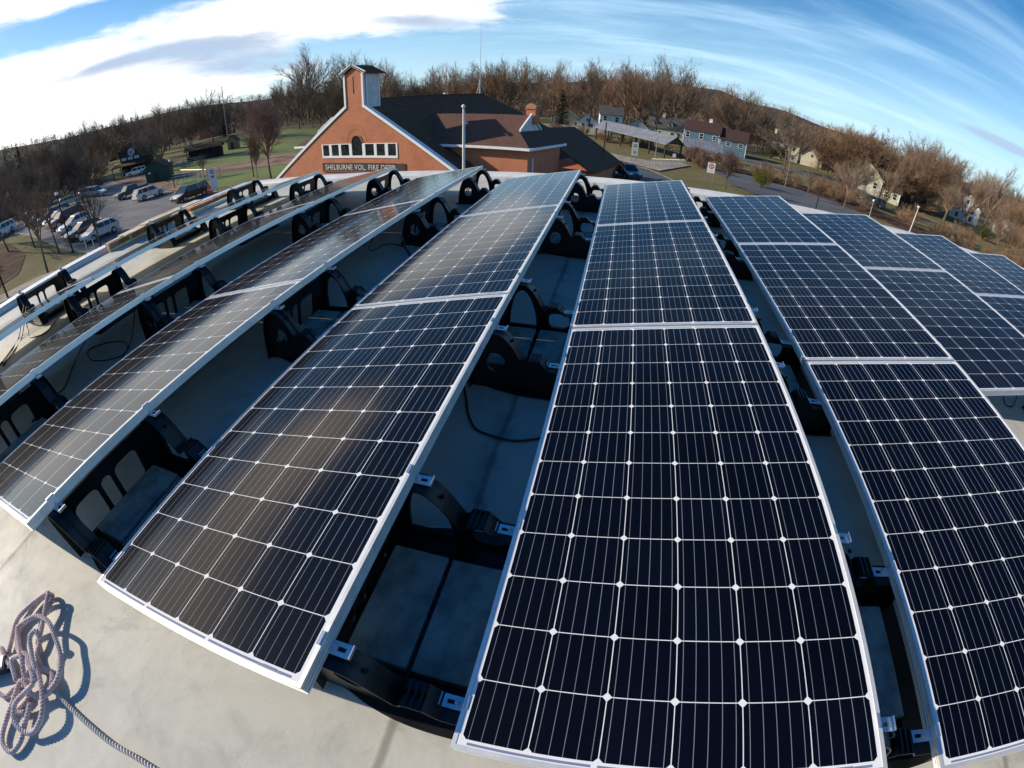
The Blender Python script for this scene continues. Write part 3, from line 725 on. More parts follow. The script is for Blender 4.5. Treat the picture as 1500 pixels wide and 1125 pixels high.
P_MAROON = paint("maroon_car_paint", (.10, .012, .016)); P_GREY = paint("dark_grey_car_paint", (.06, .065, .07)); P_BLUE = paint("dark_blue_car_paint", (.018, .04, .085)); P_TEAL = paint("dark_teal_car_paint", (.02, .07, .08))
P_BROWN = paint("brown_grey_truck_paint", (.045, .04, .04)); P_TAN = paint("pale_gold_car_paint", (.40, .36, .30))
park(make_car('hatch', P_SILVER, "silver hatchback at the near end of the parked row beyond the kerb wall"), -47.1, 24.9, 180)
park(make_car('sedan', P_BLACK, "black sedan between the silver hatchback and the white sedan"), -51.0, 25.2, 180)
park(make_car('sedan', P_WHITE, "white sedan third in the row behind the black sedan"), -55.2, 26.6, 180)
park(make_car('suv', P_MAROON, "dark maroon car beside the white sedan in the parked row"), -59.0, 27.2, 180)
park(make_car('sedan', P_GREY, "dark grey sedan beyond the maroon car in the parked row"), -62.6, 28.0, 180)
park(make_car('suv', P_GREY, "dark grey estate next to last in the parked row"), -66.0, 28.8, 180)
park(make_car('hatch', P_BLUE, "small dark blue car at the far end of the parked row"), -70.2, 28.4, 180)
park(make_car('hatch', P_TAN, "pale gold car standing alone beyond the far end of the row"), -81.0, 39.0, 20)
park(make_car('suv', P_WHITE, "white car at the left picture edge beyond the bare trees"), -76.0, 24.6, 150)
park(make_car('van', P_SILVER, "pale silver van half hidden behind the slim lot tree"), -86.5, 46.5, 60)
park(make_car('suv', P_WHITE, "white estate parked facing the bleachers beside the green shed"), -63.3, 43.0, 5)
park(make_car('pickup', P_BROWN, "dark pickup truck parked between the white estate and the street", 'pickup truck'), -72.3, 45.8, 185)
park(make_car('van', P_BLACK, "black passenger van parked nearest the orange barrel", 'van'), -49.3, 39.5, 182)
park(make_car('suv', P_WHITE, "white car in the shade beside the dark green kiosk"), -101.0, 66.5, 220)
park(make_car('suv', P_BLUE, "dark blue car nearest the road of the three beyond the roof edge"), 1.2, 59.5, 155)
park(make_car('sedan', P_TEAL, "dark teal car in the middle of the three beyond the roof edge"), -1.6, 59.7, 155)
park(make_car('suv', P_TAN, "pale tan car half hidden behind the farthest mount and black pole"), -4.6, 60.0, 155)
park(make_car('van', P_GREY, "dark grey van on the drive below the yellow house", 'van'), 51.0, 89.5, 285)
# ================================================================= BUILDINGS
def brick(name, c1, c2, mortar, sc=1.0):
    m, b, p = mat(name)
    co = b.coord(); x, y, z = b.xyz(co)[:3]
    v = b.comb(b.m('ADD', x, y), z, 0)
    t = b.node('ShaderNodeTexBrick'); b.put(t.inputs['Vector'], v)
    t.inputs['Scale'].default_value = 1; t.inputs['Brick Width'].default_value = .22 * sc; t.inputs['Row Height'].default_value = .075 * sc; t.inputs['Mortar Size'].default_value = .008
    b.put(t.inputs['Color1'], c1); b.put(t.inputs['Color2'], c2); b.put(t.inputs['Mortar'], mortar)
    n = b.noise(co, .5, 5, .6); n2 = b.noise(co, 5, 4, .6)
    c = b.mix(b.m('MULTIPLY', b.ss(n, .4, .7), .5), t.outputs[0], tuple(k * .6 for k in c1))
    c = b.mix(b.m('MULTIPLY', b.ss(n2, .45, .75), .4), c, tuple(min(1, k * 1.45) for k in c1))
    n3 = b.noise(b.map(co, (3, 3, 9)), 2.2, 3, .8); c = b.mix(b.m('MULTIPLY', b.ss(n3, .55, .7), .35), c, tuple(k * .5 for k in c1))
    b.put(p.inputs['Base Color'], c); p.inputs['Roughness'].default_value = .9
    return m
def shingle(name, c1, c2, rough=.9):
    m, b, p = mat(name)
    co = b.coord(); x, y, z = b.xyz(co)[:3]
    t = b.node('ShaderNodeTexBrick'); b.put(t.inputs['Vector'], b.comb(b.m('ADD', x, y), b.m('MULTIPLY', z, 2), 0))
    t.inputs['Scale'].default_value = 1; t.inputs['Brick Width'].default_value = .33; t.inputs['Row Height'].default_value = .17; t.inputs['Mortar Size'].default_value = .012
    b.put(t.inputs['Color1'], c1); b.put(t.inputs['Color2'], c2); b.put(t.inputs['Mortar'], tuple(k * .6 for k in c1))
    n = b.noise(co, 1.2, 6, .7)
    b.put(p.inputs['Base Color'], b.mix(b.m('MULTIPLY', b.ss(n, .4, .75), .5), t.outputs[0], tuple(k * 1.5 for k in c2)))
    p.inputs['Roughness'].default_value = rough; p.inputs['Specular IOR Level'].default_value = .15
    return m
def siding(name, col, pitch=.13):
    m, b, p = mat(name)
    co = b.coord(); z = b.xyz(co)[2]
    f = b.m('FRACT', b.m('DIVIDE', z, pitch)); n = b.noise(co, 1.5, 5, .6)
    c = b.mix(b.ss(n, .35, .75), tuple(k * .85 for k in col), tuple(min(1, k * 1.1) for k in col))
    b.put(p.inputs['Base Color'], b.mix(b.m('MULTIPLY', b.ss(f, .12, .0), .5), c, tuple(k * .35 for k in col)))
    p.inputs['Roughness'].default_value = .75
    b.put(p.inputs['Normal'], b.bump(f, .5, .02))
    return m
M_BRICK = brick("orange_red_brick", (.54, .155, .058), (.43, .115, .048), (.42, .30, .21))
M_SHDK = shingle("dark_brown_shingles", (.105, .052, .028), (.130, .070, .042))
M_SHBR = shingle("brown_shingles", (.135, .075, .055), (.10, .055, .042))
M_SHHB = shingle("dark_red_brown_shingles", (.075, .042, .036), (.058, .034, .030))
M_SHGY = shingle("grey_shingles", (.075, .075, .08), (.10, .10, .105))
M_WHT = siding("white_clapboard", (.74, .74, .72)); M_WTRIM = simple("white_painted_trim", (.78, .78, .77), .6, var=.05)
M_CREAM = siding("cream_clapboard", (.66, .60, .44)); M_YEL = siding("yellow_clapboard", (.62, .56, .40)); M_BLUE = siding("blue_clapboard", (.10, .19, .25)); M_TANS = siding("olive_tan_clapboard", (.34, .32, .22)); M_WHTSHADE = siding("shaded_white_clapboard", (.40, .41, .44))  # garage siding: white boards with bluish shade mixed into the colour
M_LOUV = siding("white_louvre", (.66, .67, .70), .10)
M_WIN = simple("window_glass", (.02, .028, .03), .08, var=.3, nscale=2, spec=.8)
M_SIGNB = simple("weathered_brown_signboard", (.055, .038, .032), .8, var=.3, nscale=4)
M_LETT = simple("weathered_white_lettering", (.62, .60, .55), .8, var=.15, nscale=9)
M_REDW = simple("brick_red_ledge", (.25, .07, .045), .8)
M_GREENP = siding("dark_green_boards", (.018, .060, .038), .2); M_BLKG = siding("black_green_boards", (.012, .022, .020), .2)
M_METALR = None
def metal_roof():
    m, b, p = mat("standing_seam_metal_roof")
    co = b.coord(); x = b.xyz(co)[0]
    f = b.m('ABSOLUTE', b.m('SUBTRACT', b.m('FRACT', b.m('DIVIDE', x, .9)), .5)); n = b.noise(co, .8, 5, .6)
    c = b.mix(b.ss(n, .3, .75), (.20, .21, .225), (.30, .31, .33))
    b.put(p.inputs['Base Color'], b.mix(b.ss(f, .44, .49), c, (.10, .105, .115)))
    p.inputs['Roughness'].default_value = .5; p.inputs['Metallic'].default_value = .3
    b.put(p.inputs['Normal'], b.bump(b.ss(f, .42, .48), .6, .05))
    return m
M_METALR = metal_roof()
M_WOODD = simple("dark_stained_timber", (.045, .032, .025), .85, var=.3, nscale=6)
M_POLE = simple("grey_painted_pole", (.48, .49, .50), .45, metal=.3, var=.06)
M_BLKP = simple("black_painted_pole", (.012, .012, .014), .5, var=.1)
M_GREYW = simple("weathered_grey_wood", (.26, .24, .21), .85, var=.25, nscale=5)
M_RED = simple("red_sign_paint", (.55, .02, .035), .5, var=.06); M_SIGNW = simple("white_sign_plate", (.80, .79, .78), .5, var=.04)
M_INK = simple("black_sign_ink", (.05, .05, .055), .6); M_ORNG = simple("orange_barrel_plastic", (.72, .13, .02), .5, var=.1)
M_YELL = simple("yellow_fence_cap", (.72, .55, .03), .5, var=.05)

def text_mb(txt, size, bold=.02, th=.02, font_sp=1.0):
    cu = D.curves.new("t", 'FONT'); cu.body = txt; cu.size = size; cu.offset = bold * size; cu.extrude = th / 2; cu.space_character = font_sp
    cu.align_x = 'LEFT'; cu.resolution_u = 3
    ob = D.objects.new("t", cu); COL.objects.link(ob)
    bpy.context.view_layer.update()
    me = D.meshes.new_from_object(ob.evaluated_get(bpy.context.evaluated_depsgraph_get()))
    D.objects.remove(ob); D.curves.remove(cu)
    return me
def gable(mb_, w_, d_, z0, z1, x0=0, y0=0):
    pass

# ---- the fire station: frame with u to the right along the gable front, v into the building, z world-like with z=0 at world 0
FS = Tr(-23.29, 38.21, 0) @ Rz(rad(-12))
FB = -7.0
fs = empty("fire_station", FS, "red brick fire station with steep gable front, square bell tower and lettered sign", "fire station")
S_ = .60; RZ = 1.95
HW = 12.6; EZ = RZ - S_ * HW
wl = MB()
wl.prism([(-HW + .35, FB), (-HW + .35, EZ + .2), (-1.02, RZ - S_ * 1.02 - .02), (-1.02, 4.45), (0, 5.05), (1.02, 4.45), (1.02, RZ - S_ * 1.02 - .02), (HW - .35, EZ + .2), (HW - .35, FB)], 1, 0, .4)
wl.build("gable_wall", M_BRICK, fs)
sw = MB(); sw.box((-HW + .36, .41, FB), (HW - .36, 34, EZ + .1)); sw.build("wall", M_BRICK, fs)
# white rake boards along the parapet and up the tower
rk = MB()
def slab(p, q, th, y0, y1, mb_):
    (xa, za), (xb, zb) = p, q; L_ = math.hypot(xb - xa, zb - za); nx_, nz_ = -(zb - za) / L_ * th, (xb - xa) / L_ * th
    mb_.prism([(xa, za), (xb, zb), (xb + nx_, zb + nz_), (xa + nx_, za + nz_)], 1, y0, y1)
slab((-HW, EZ + .10), (-1.10, RZ - S_ * 1.10 + .10), .26, -.10, .52, rk); slab((1.10, RZ - S_ * 1.10 + .10), (HW, EZ + .10), .26, -.10, .52, rk)
rk.box((-1.20, -.09, RZ - S_ * 1.1 + .12), (-1.00, .14, 4.52)); rk.box((1.00, -.09, RZ - S_ * 1.1 + .12), (1.20, .14, 4.52))
slab((-1.50, 4.42), (0, 5.18), .24, -.22, -.05, rk); slab((0, 5.18), (1.50, 4.42), .24, -.22, -.05, rk)
rk.build("rake_board", M_WTRIM, fs)
tw = MB()
tw.box((-1.06, .41, 1.0), (1.06, 2.25, 4.50)); tw.build("bell_tower", M_LOUV, fs)
tc = MB()
for x in (-1.12, .99):
    for y in (.42, 2.12): tc.box((x, y, 1.02), (x + .13, y + .16, 4.49))
tc.box((1.065, .60, 1.25), (1.10, 2.10, 1.48)); tc.box((1.065, .60, 4.25), (1.10, 2.10, 4.48))
tc.build("tower_trim", M_WTRIM, fs)
tr_ = MB()
for sx in (-1, 1):
    q = [(0, -.24, 5.22), (sx * 1.55, -.24, 4.44), (sx * 1.55, 2.6, 4.44), (0, 2.6, 5.22)]
    q2 = [(x, y, z + .12) for x, y, z in q]
    if sx < 0: q, q2 = q[::-1], q2[::-1]
    tr_.raw(q + q2, [(0, 1, 2, 3), (7, 6, 5, 4), (0, 4, 5, 1), (1, 5, 6, 2), (2, 6, 7, 3), (3, 7, 4, 0)])
tr_.build("tower_roof", M_SHDK, fs)
sl_ = MB(); sl_.box((-.10, -.012, 2.72), (.04, .02, 4.28)); sl_.build("slot_window", M_WIN, fs)
rf = MB(); V1, V2 = .5, 24.5
z1_, z2_ = RZ + .12, RZ + .80
def hexroof(mb_, pts, th=.14):
    k = len(pts); mb_.raw([tuple(p) for p in pts] + [(p[0], p[1], p[2] - th) for p in pts], [tuple(range(k)), tuple(range(k, 2 * k))[::-1]] + [(i, k + i, k + (i + 1) % k, (i + 1) % k) for i in range(k)])
E0 = z1_ - S_ * (HW + .1); 
hexroof(rf, [(0, V1, z1_), (HW + .1, V1, E0), (HW + .5, 37, E0), (0, V2, z2_)])
hexroof(rf, [(0, V1, z1_), (0, V2, z2_), (-HW - .5, 37, E0), (-HW - .1, V1, E0)])
hexroof(rf, [(0, V2, z2_), (HW + .5, 37, E0), (-HW - .5, 37, E0)])
rf.build("main_roof", M_SHDK, fs)
rc = MB(); rc.tube([(0, V1 + 1.8, z1_ + .05), (0, V2, z2_ + .02)], .09, 6); rc.build("ridge_cap", M_SHDK, fs)
vt = MB(); vt.cyl((-.9, 16.5, z2_ - .75), (-.9, 16.5, z2_ - .1), .13, 8); vt.cyl((-.9, 16.5, z2_ - .1), (-.9, 16.5, z2_ + .02), .28, 10); vt.build("roof_vent", M_WTRIM, fs)
# windows row: three, an arched one, three
wf_ = MB(); zb_, zt_ = -3.02, -1.95
xsw = [(-4.58, -3.72), (-3.36, -2.40), (-2.08, -1.02), None, (1.02, 2.08), (2.40, 3.36), (3.72, 4.62)]
wf_.box((-4.75, -.06, zb_ - .22), (4.78, .0, zb_)); wf_.box((-4.75, -.05, zt_), (-.72, .0, zt_ + .06)); wf_.box((.72, -.05, zt_), (4.78, .0, zt_ + .06))
edges_ = [(-4.75, -4.58), (-3.72, -3.36), (-2.40, -2.08), (-1.02, -.66), (.66, 1.02), (2.08, 2.40), (3.36, 3.72), (4.62, 4.78)]
for a, c in edges_: wf_.box((a, -.05, zb_), (c, 0, zt_))
wfo = wf_.build("window_frame", M_WTRIM, fs)
for q in xsw:
    g_ = MB()
    if q: g_.box((q[0], -.02, zb_), (q[1], -.005, zt_))
    else: g_.prism([(-.62, zb_)] + [(.62, zb_)] + [(.62 * math.cos(rad(t)), -1.78 + .62 * math.sin(rad(t))) for t in range(0, 181, 15)], 1, -.03, -.005)
    g_.build("window_pane", M_WIN, wfo)
for r0, r1, y in ((.62, .70, -.07), (1.20, 1.26, -.015)):
    n_ = 16; ar = MB()
    for k in range(n_):
        a, c = math.pi * k / n_, math.pi * (k + 1) / n_
        ar.prism([(r0 * math.cos(a), -1.78 + r0 * math.sin(a)), (r1 * math.cos(a), -1.78 + r1 * math.sin(a)), (r1 * math.cos(c), -1.78 + r1 * math.sin(c)), (r0 * math.cos(c), -1.78 + r0 * math.sin(c))], 1, y, 0)
    ar.build("brick_arch", M_BRICK, fs)
sg = MB(); sg.box((-4.75, -.07, -4.48), (5.6, -.003, -3.72)); sgo = sg.build("sign_board", M_SIGNB, fs)
sb_ = MB(); sb_.box((-4.85, -.11, -4.62), (5.7, -.003, -4.485)); sb_.box((-4.86, -.09, -4.485), (-4.755, -.003, -3.72)); sb_.build("sign_ledge", M_REDW, fs)
full = text_mb("SHELBURNE VOL. FIRE DEPT.", .70, .012, .03, 1.10); fx = [v.co.x for v in full.vertices]; wtxt = max(fx) - min(fx); k_ = 9.0 / wtxt
pre = ""
for wd_ in ("SHELBURNE", "VOL.", "FIRE", "DEPT."):
    x_off = 0
    if pre:
        m1_ = text_mb(pre + "I", .70, .012, .03, 1.10); x_off = max(v.co.x for v in m1_.vertices) - max(v.co.x for v in text_mb("I", .70, .012, .03, 1.10).vertices)
    me = text_mb(wd_, .70, .012, .03, 1.10); me.materials.append(M_LETT)
    place(me, "lettering", sgo, Tr(-4.42 + x_off * k_, -.085, -4.37) @ Matrix.Rotation(rad(90), 4, 'X') @ Matrix.Diagonal((k_, 1, 1, 1)))
    pre += wd_ + " "
# little serifs under and over the stems would not show at this size; letters stay plain
# right wing with a small gablet, and its mirrored left twin seen only as an eave
def wing(sx, ulen, name, full=True):
    wg = MB(); u0, u1 = 6.0, ulen
    X = lambda u: sx * u
    wg.box((min(X(u0), X(u1 - .35)), 3.6, FB), (max(X(u0), X(u1 - .35)), 11.5, -2.35)); w_ = wg.build(name, M_BRICK, fs)
    r_ = MB(); ez, rz = -2.25, .42; vf, vb, vm = 3.1, 12.0, 7.55; ug = u1 - 1.9
    zg = -1.0; tfr = (zg - ez) / (rz - ez); vgf, vgb = vf + (vm - vf) * tfr, vb - (vb - vm) * tfr
    P_ = dict(a=(X(3.0), vm, rz), b=(X(ug), vm, rz), c=(X(ug), vgf, zg), d=(X(u1), vf, ez), e=(X(4.0), vf, ez), f=(X(ug), vgb, zg), g=(X(u1), vb, ez), h=(X(4.0), vb, ez))
    def fc(*k):
        pts = [P_[i] for i in k]
        if sx < 0: pts = pts[::-1]
        hexroof(r_, pts, .12)
    fc('a', 'e', 'd', 'c', 'b'); fc('a', 'b', 'f', 'g', 'h'); fc('c', 'd', 'g', 'f')
    r_.build(name + "_roof", M_SHBR, fs)
    g_ = MB(); g_.prism([(vgf + .1, zg), (vm, rz - .05), (vgb - .1, zg)], 0, X(ug - .10), X(ug + .01)); g_.build("gablet", M_LOUV, fs)
    t_ = MB()
    x0_, x1_ = X(ug + .01), X(ug + .16)
    for (ya, za), (yb, zb2) in (((vgf - .05, zg), (vm, rz)), ((vm, rz), (vgb + .05, zg))):
        t_.prism([(ya, za), (yb, zb2), (yb, zb2 + .2), (ya, za + .2)], 0, x0_, x1_)
    t_.box((min(X(6), X(u1 + .06)), vf - .14, ez - .20), (max(X(6), X(u1 + .06)), vf - .01, ez + .02)); 
    t_.box((min(X(u1 + .01), X(u1 + .15)), vf, ez - .20), (max(X(u1 + .01), X(u1 + .15)), vb, ez + .02))
    t_.build("eave_trim", M_WTRIM, fs)
wing(1, 15.8, "right_wing"); wing(-1, 12.6, "left_wing")
dp = MB(); dp.box((15.46, 4.6, -5.2), (15.50, 4.78, -3.2)); dp.build("downpipe", M_WTRIM, fs)
ch = MB(); ch.box((13.3, 7.9, -.4), (14.2, 8.8, 1.22)); ch.box((13.22, 7.82, 1.0), (14.28, 8.88, 1.14))
cho = ch.build("chimney", M_BRICK, fs); cc_ = MB(); cc_.prism([(13.15, 1.225), (14.35, 1.225), (13.95, 1.52), (13.55, 1.52)], 1, 7.9, 8.8); cc_.build("chimney_cap", simple("orange_clay_cap", (.45, .23, .13), .8), cho)
bay = MB(); bay.box((12, 12.1, FB), (18.2, 26, -5.0)); bay.build("rear_bay_wall", M_BRICK, fs)
br = MB(); hexroof(br, [(12.2, 12.05, -1.0), (18.8, 12.05, -4.9), (18.8, 26, -4.9), (12.2, 26, -1.0)]); br.build("rear_bay_roof", M_SHDK, fs)
an = empty("antenna_mast", FS @ Tr(-.4, 24, z2_ + .02), "thin tall radio antenna on three legs at the far end of the station ridge", "antenna")
am = MB(); am.cyl((0, 0, 1.0), (0, 0, 9.6), .045, 6, .018); am.build("whip", M_POLE, an)
for k in range(3):
    a = rad(120 * k + 20); l_ = MB(); l_.cyl((math.cos(a) * .8, math.sin(a) * .8, -.35), (0, 0, 2.2), .03, 5); l_.build("leg", M_POLE, an)
am = MB(); am.cyl((0, 0, -.1), (0, 0, 1.0), .07, 6); am.build("base_pipe", M_POLE, an)
fp = empty("flagpole", Tr(-11.7, 34.6, gz(-11.7, 34.6)), "white bare flagpole with a ball on top in front of the fire station", "flagpole")
ztop = .95 - gz(-11.7, 34.6)
f_ = MB(); f_.cyl((0, 0, 0), (0, 0, ztop), .11, 12, .07); f_.build("pole", M_WTRIM, fp)
f_ = MB(); f_.tube([(0, 0, ztop + .02 + .16 * (1 - math.cos(rad(t)))) for t in range(0, 181, 20)], [max(.01, .15 * math.sin(rad(t))) for t in range(0, 181, 20)], 12); f_.build("finial_ball", M_WTRIM, fp, smooth=True)
f_ = MB(); f_.cyl((.12, 0, .6), (.12, 0, ztop - .1), .02, 5); f_.build("halyard", M_WTRIM, fp)

# ---- houses -----------------------------------------------------------------
def window(mb_owner, x, z, w_, h_, face, root, y):
    """window with frame and pane on the wall; face -1 = front wall (y), 'r' = right wall, 'l' = left wall"""
    f = MB(); g_ = MB(); t = .09
    def bx(mb2, a, c, d0, d1):
        if face == 'f': mb2.box((a[0], y - d1, a[1]), (c[0], y - d0, c[1]))
        elif face == 'r': mb2.box((y + d0, a[0], a[1]), (y + d1, c[0], c[1]))
        elif face == 'l': mb2.box((y - d1, a[0], a[1]), (y - d0, c[0], c[1]))
    bx(f, (x - w_ / 2 - t, z - t), (x - w_ / 2, z + h_ + t), .002, .06); bx(f, (x + w_ / 2, z - t), (x + w_ / 2 + t, z + h_ + t), .002, .06)
    bx(f, (x - w_ / 2, z - t), (x + w_ / 2, z), .002, .06); bx(f, (x - w_ / 2, z + h_), (x + w_ / 2, z + h_ + t), .002, .06)
    bx(f, (x - w_ / 2, z + h_ / 2 - .03), (x + w_ / 2, z + h_ / 2 + .03), .002, .05)
    wo = f.build("window", M_WTRIM, root)
    bx(g_, (x - w_ / 2, z), (x + w_ / 2, z + h_), .002, .03); g_.build("pane", M_WIN, wo)
def house(x, y, rotdeg, w_, d_, h_, rh, mw, mr, label, win=(), chimney=None, dormers=(), ridge='x', cat='house', name='house', over=.35, zoff=0):
    root = empty(name, Tr(x, y, gz(x, y) + zoff) @ Rz(rad(rotdeg)), label, cat)
    z0 = -1.2
    m_ = MB()
    if ridge == 'x': m_.prism([(0, z0), (d_, z0), (d_, h_), (d_ / 2, h_ + rh), (0, h_)], 0, 0, w_)
    else: m_.prism([(0, z0), (w_, z0), (w_, h_), (w_ / 2, h_ + rh), (0, h_)], 1, 0, d_)
    wallo = m_.build("wall", mw, root)
    r_ = MB(); th = .16
    if ridge == 'x':
        s_ = rh / (d_ / 2); zo = h_ - s_ * over + .03
        hexroof(r_, [(-over, -over, zo), (w_ + over, -over, zo), (w_ + over, d_ / 2, h_ + rh + .03), (-over, d_ / 2, h_ + rh + .03)], -th)
        hexroof(r_, [(w_ + over, d_ + over, zo), (-over, d_ + over, zo), (-over, d_ / 2, h_ + rh + .03), (w_ + over, d_ / 2, h_ + rh + .03)], -th)
    else:
        s_ = rh / (w_ / 2); zo = h_ - s_ * over + .03
        hexroof(r_, [(w_ + over, -over, zo), (w_ + over, d_ + over, zo), (w_ / 2, d_ + over, h_ + rh + .03), (w_ / 2, -over, h_ + rh + .03)], -th)
        hexroof(r_, [(-over, d_ + over, zo), (-over, -over, zo), (w_ / 2, -over, h_ + rh + .03), (w_ / 2, d_ + over, h_ + rh + .03)], -th)
    ro = r_.build("roof", mr, root)
    me = ro.data; bm = bmesh.new(); bm.from_mesh(me); bmesh.ops.recalc_face_normals(bm, faces=bm.faces); bm.to_mesh(me); bm.free()
    t_ = MB()
    if ridge == 'x':
        t_.box((-.05, -.06, h_ - .28), (w_ + .05, -.002, h_ - .06))
        for xx in (-.055, w_ + .005):
            for (ya, za), (yb, zb2) in (((-over, zo - .01), (d_ / 2, h_ + rh)), ((d_ / 2, h_ + rh), (d_ + over, zo - .01))):
                t_.prism([(ya, za - .22), (yb, zb2 - .22), (yb, zb2), (ya, za)], 0, xx, xx + .05)
    else:
        for yy in (-.055, d_ + .005):
            t2_ = MB()
            for (xa, za), (xb, zb2) in (((-over, zo - .01), (w_ / 2, h_ + rh)), ((w_ / 2, h_ + rh), (w_ + over, zo - .01))):
                t2_.prism([(xa, za - .22), (xb, zb2 - .22), (xb, zb2), (xa, za)], 1, yy, yy + .05)
            t2_.build("gable_trim", M_WTRIM, root)
    if ridge == 'x': t_.build("eave_trim", M_WTRIM, root)
    for xx in (-.03, w_ - .12): t_ = MB(); t_.box((xx, -.035, z0), (xx + .15, -.003, h_ - .3)); t_.build("corner_board", M_WTRIM, root)
    for q in win:
        face, x_, z_, ww, hh = q
        window(None, x_, z_, ww, hh, face, root, {'f': 0, 'r': w_, 'l': 0}[face])
    if chimney:
        cx, cy, cm = chimney; c_ = MB(); c_.box((cx - .4, cy - .4, h_ * .6), (cx + .4, cy + .4, h_ + rh + 1.1)); c_.box((cx - .47, cy - .47, h_ + rh + .92), (cx + .47, cy + .47, h_ + rh + 1.04)); c_.build("chimney", cm, ro)
    for dx_ in dormers:
        d2 = MB(); zb2 = h_ + .25
        d2.prism([(dx_ - .75, zb2), (dx_ + .75, zb2), (dx_ + .75, zb2 + 1.15), (dx_, zb2 + 1.85), (dx_ - .75, zb2 + 1.15)], 1, .55, 2.6)
        do = d2.build("dormer", mw, ro)
        g_ = MB(); g_.box((dx_ - .32, .52, zb2 + .25), (dx_ + .32, .549, zb2 + 1.1)); g_.build("dormer_window", M_WIN, do)
        g_ = MB()
        for sx in (-1, 1): hexroof(g_, [(dx_, .35, zb2 + 2.0), (dx_ + sx * .95, .35, zb2 + 1.12), (dx_ + sx * .95, 2.8, zb2 + 1.12), (dx_, 2.8, zb2 + 2.0)][::sx], .08)
        g_.build("dormer_roof", mr, do)
    return root
W2 = lambda xs_, z_, w_=.9, h_=1.35: [('f', x_, z_, w_, h_) for x_ in xs_]
# blue house: a long two-storey front and a lower gabled end
house(15.2, 121.4, -13, 8.8, 8.0, 4.7, 2.2, M_BLUE, M_SHHB, "long blue house with brown roof and white trim behind the covered walkway",
      W2([1.0, 4.4], 2.7) + W2([7.6], 2.9, .8, 1.0) + W2([1.0, 3.4, 6.2], .6) + [('r', 2.0, 2.8, .8, 1.2)], chimney=(6.0, 4.6, M_WTRIM))
house(24.0, 119.3, -13, 6.6, 7.6, 3.8, 2.4, M_BLUE, M_SHHB, "lower right part of the blue house with a dark gable end", W2([2.2, 5.2], 2.3, 1.1, .9) + [('r', 3.8, 3.6, .7, 1.1), ('r', 2.0, .8, .9, 1.2), ('r', 5.4, .8, .9, 1.2)])
house(-6.8, 142.5, 6, 6.6, 8.0, 5.2, 2.6, M_WHT, M_SHGY, "white two storey farmhouse with grey roof between bare trees", W2([1.4, 4.9], 3.3) + W2([1.4, 3.2, 4.9], .7) + [('r', 2.4, 3.3, .9, 1.3), ('r', 5.5, 3.3, .9, 1.3)], chimney=(3.3, 4, M_BRICK))
house(1.2, 134.0, -3, 5.6, 6.5, 2.7, 2.0, M_WHTSHADE, M_SHDK, "white garage gable with bluish shade painted in, right of the white farmhouse", W2([2.8], 2.6, .7, .8), ridge='y', cat='garage', name='garage')
house(7.6, 147.0, -6, 10.5, 7.0, 3.2, 3.4, M_CREAM, M_SHGY, "cream cottage with two roof dormers and a chimney behind the tall maple", W2([1.4, 3.4, 7.2, 9.2], .7), chimney=(4.2, 3.2, M_CREAM), dormers=(1.9, 6.4))
house(-20.5, 143.0, 8, 8.0, 7.0, 3.2, 2.8, M_TANS, M_SHDK, "olive tan house behind the station chimney", W2([1.6, 4.2, 6.6], .8), ridge='y', chimney=(5, 3, M_BRICK))
house(-12.6, 138.0, 4, 5.0, 6.0, 2.8, 2.3, M_WHT, M_SHGY, "small white outbuilding left of the white farmhouse", W2([2.5], 2.7, .8, .8) + W2([1.3, 3.7], .7), ridge='y', cat='outbuilding', name='outbuilding')
house(47.5, 152.0, -20, 8.5, 8.0, 5.4, 2.6, M_CREAM, M_SHHB, "cream house with a tall white end chimney up the slope right of the blue house", W2([1.6, 4.2, 6.8], 3.4) + W2([1.6, 4.2, 6.8], .7), chimney=(.2, 3.5, M_CREAM))
house(55.6, 146.5, -20, 6.5, 7.0, 3.4, 2.8, M_CREAM, M_SHGY, "cream garage wing behind the dark forked tree", W2([3.2], 2.9, .8, .9), ridge='y', cat='garage', name='garage')
house(56.0, 112.0, -26, 8.0, 7.5, 3.4, 3.2, M_YEL, M_SHHB, "pale yellow gabled house behind bare trees on the right", W2([1.6, 4.0, 6.4], 1.0) + W2([2.9, 5.1], 3.7, .8, 1.1), ridge='y')
house(63.6, 108.6, -26, 4.6, 6.5, 2.8, 2.2, M_YEL, M_SHHB, "lower wing at the right end of the yellow house", W2([1.2, 3.4], .9))
house(98.5, 126.0, -36, 8.5, 8.0, 4.6, 3.6, M_WHT, M_SHHB, "white gabled house half hidden by reddish brush far right", W2([2, 6.2], 2.8) + W2([2, 6.2], .6) + W2([4.2], 5.2, .8, 1), ridge='y')
house(112.5, 121.5, -40, 6.5, 7.0, 3.2, 2.6, M_WHT, M_SHGY, "small white house nearest the right picture edge", W2([1.6, 4.6], .9), ridge='y')
house(-176, 152, 48, 15.0, 9.0, 4.2, 3.2, simple("salmon_brick", (.46, .17, .10), .9, var=.15), M_SHGY, "salmon coloured building glimpsed through the big oak", W2([2, 5, 8, 11, 13.5], 1.0, 1.0, 1.8), zoff=2.0, cat='building', name='building')

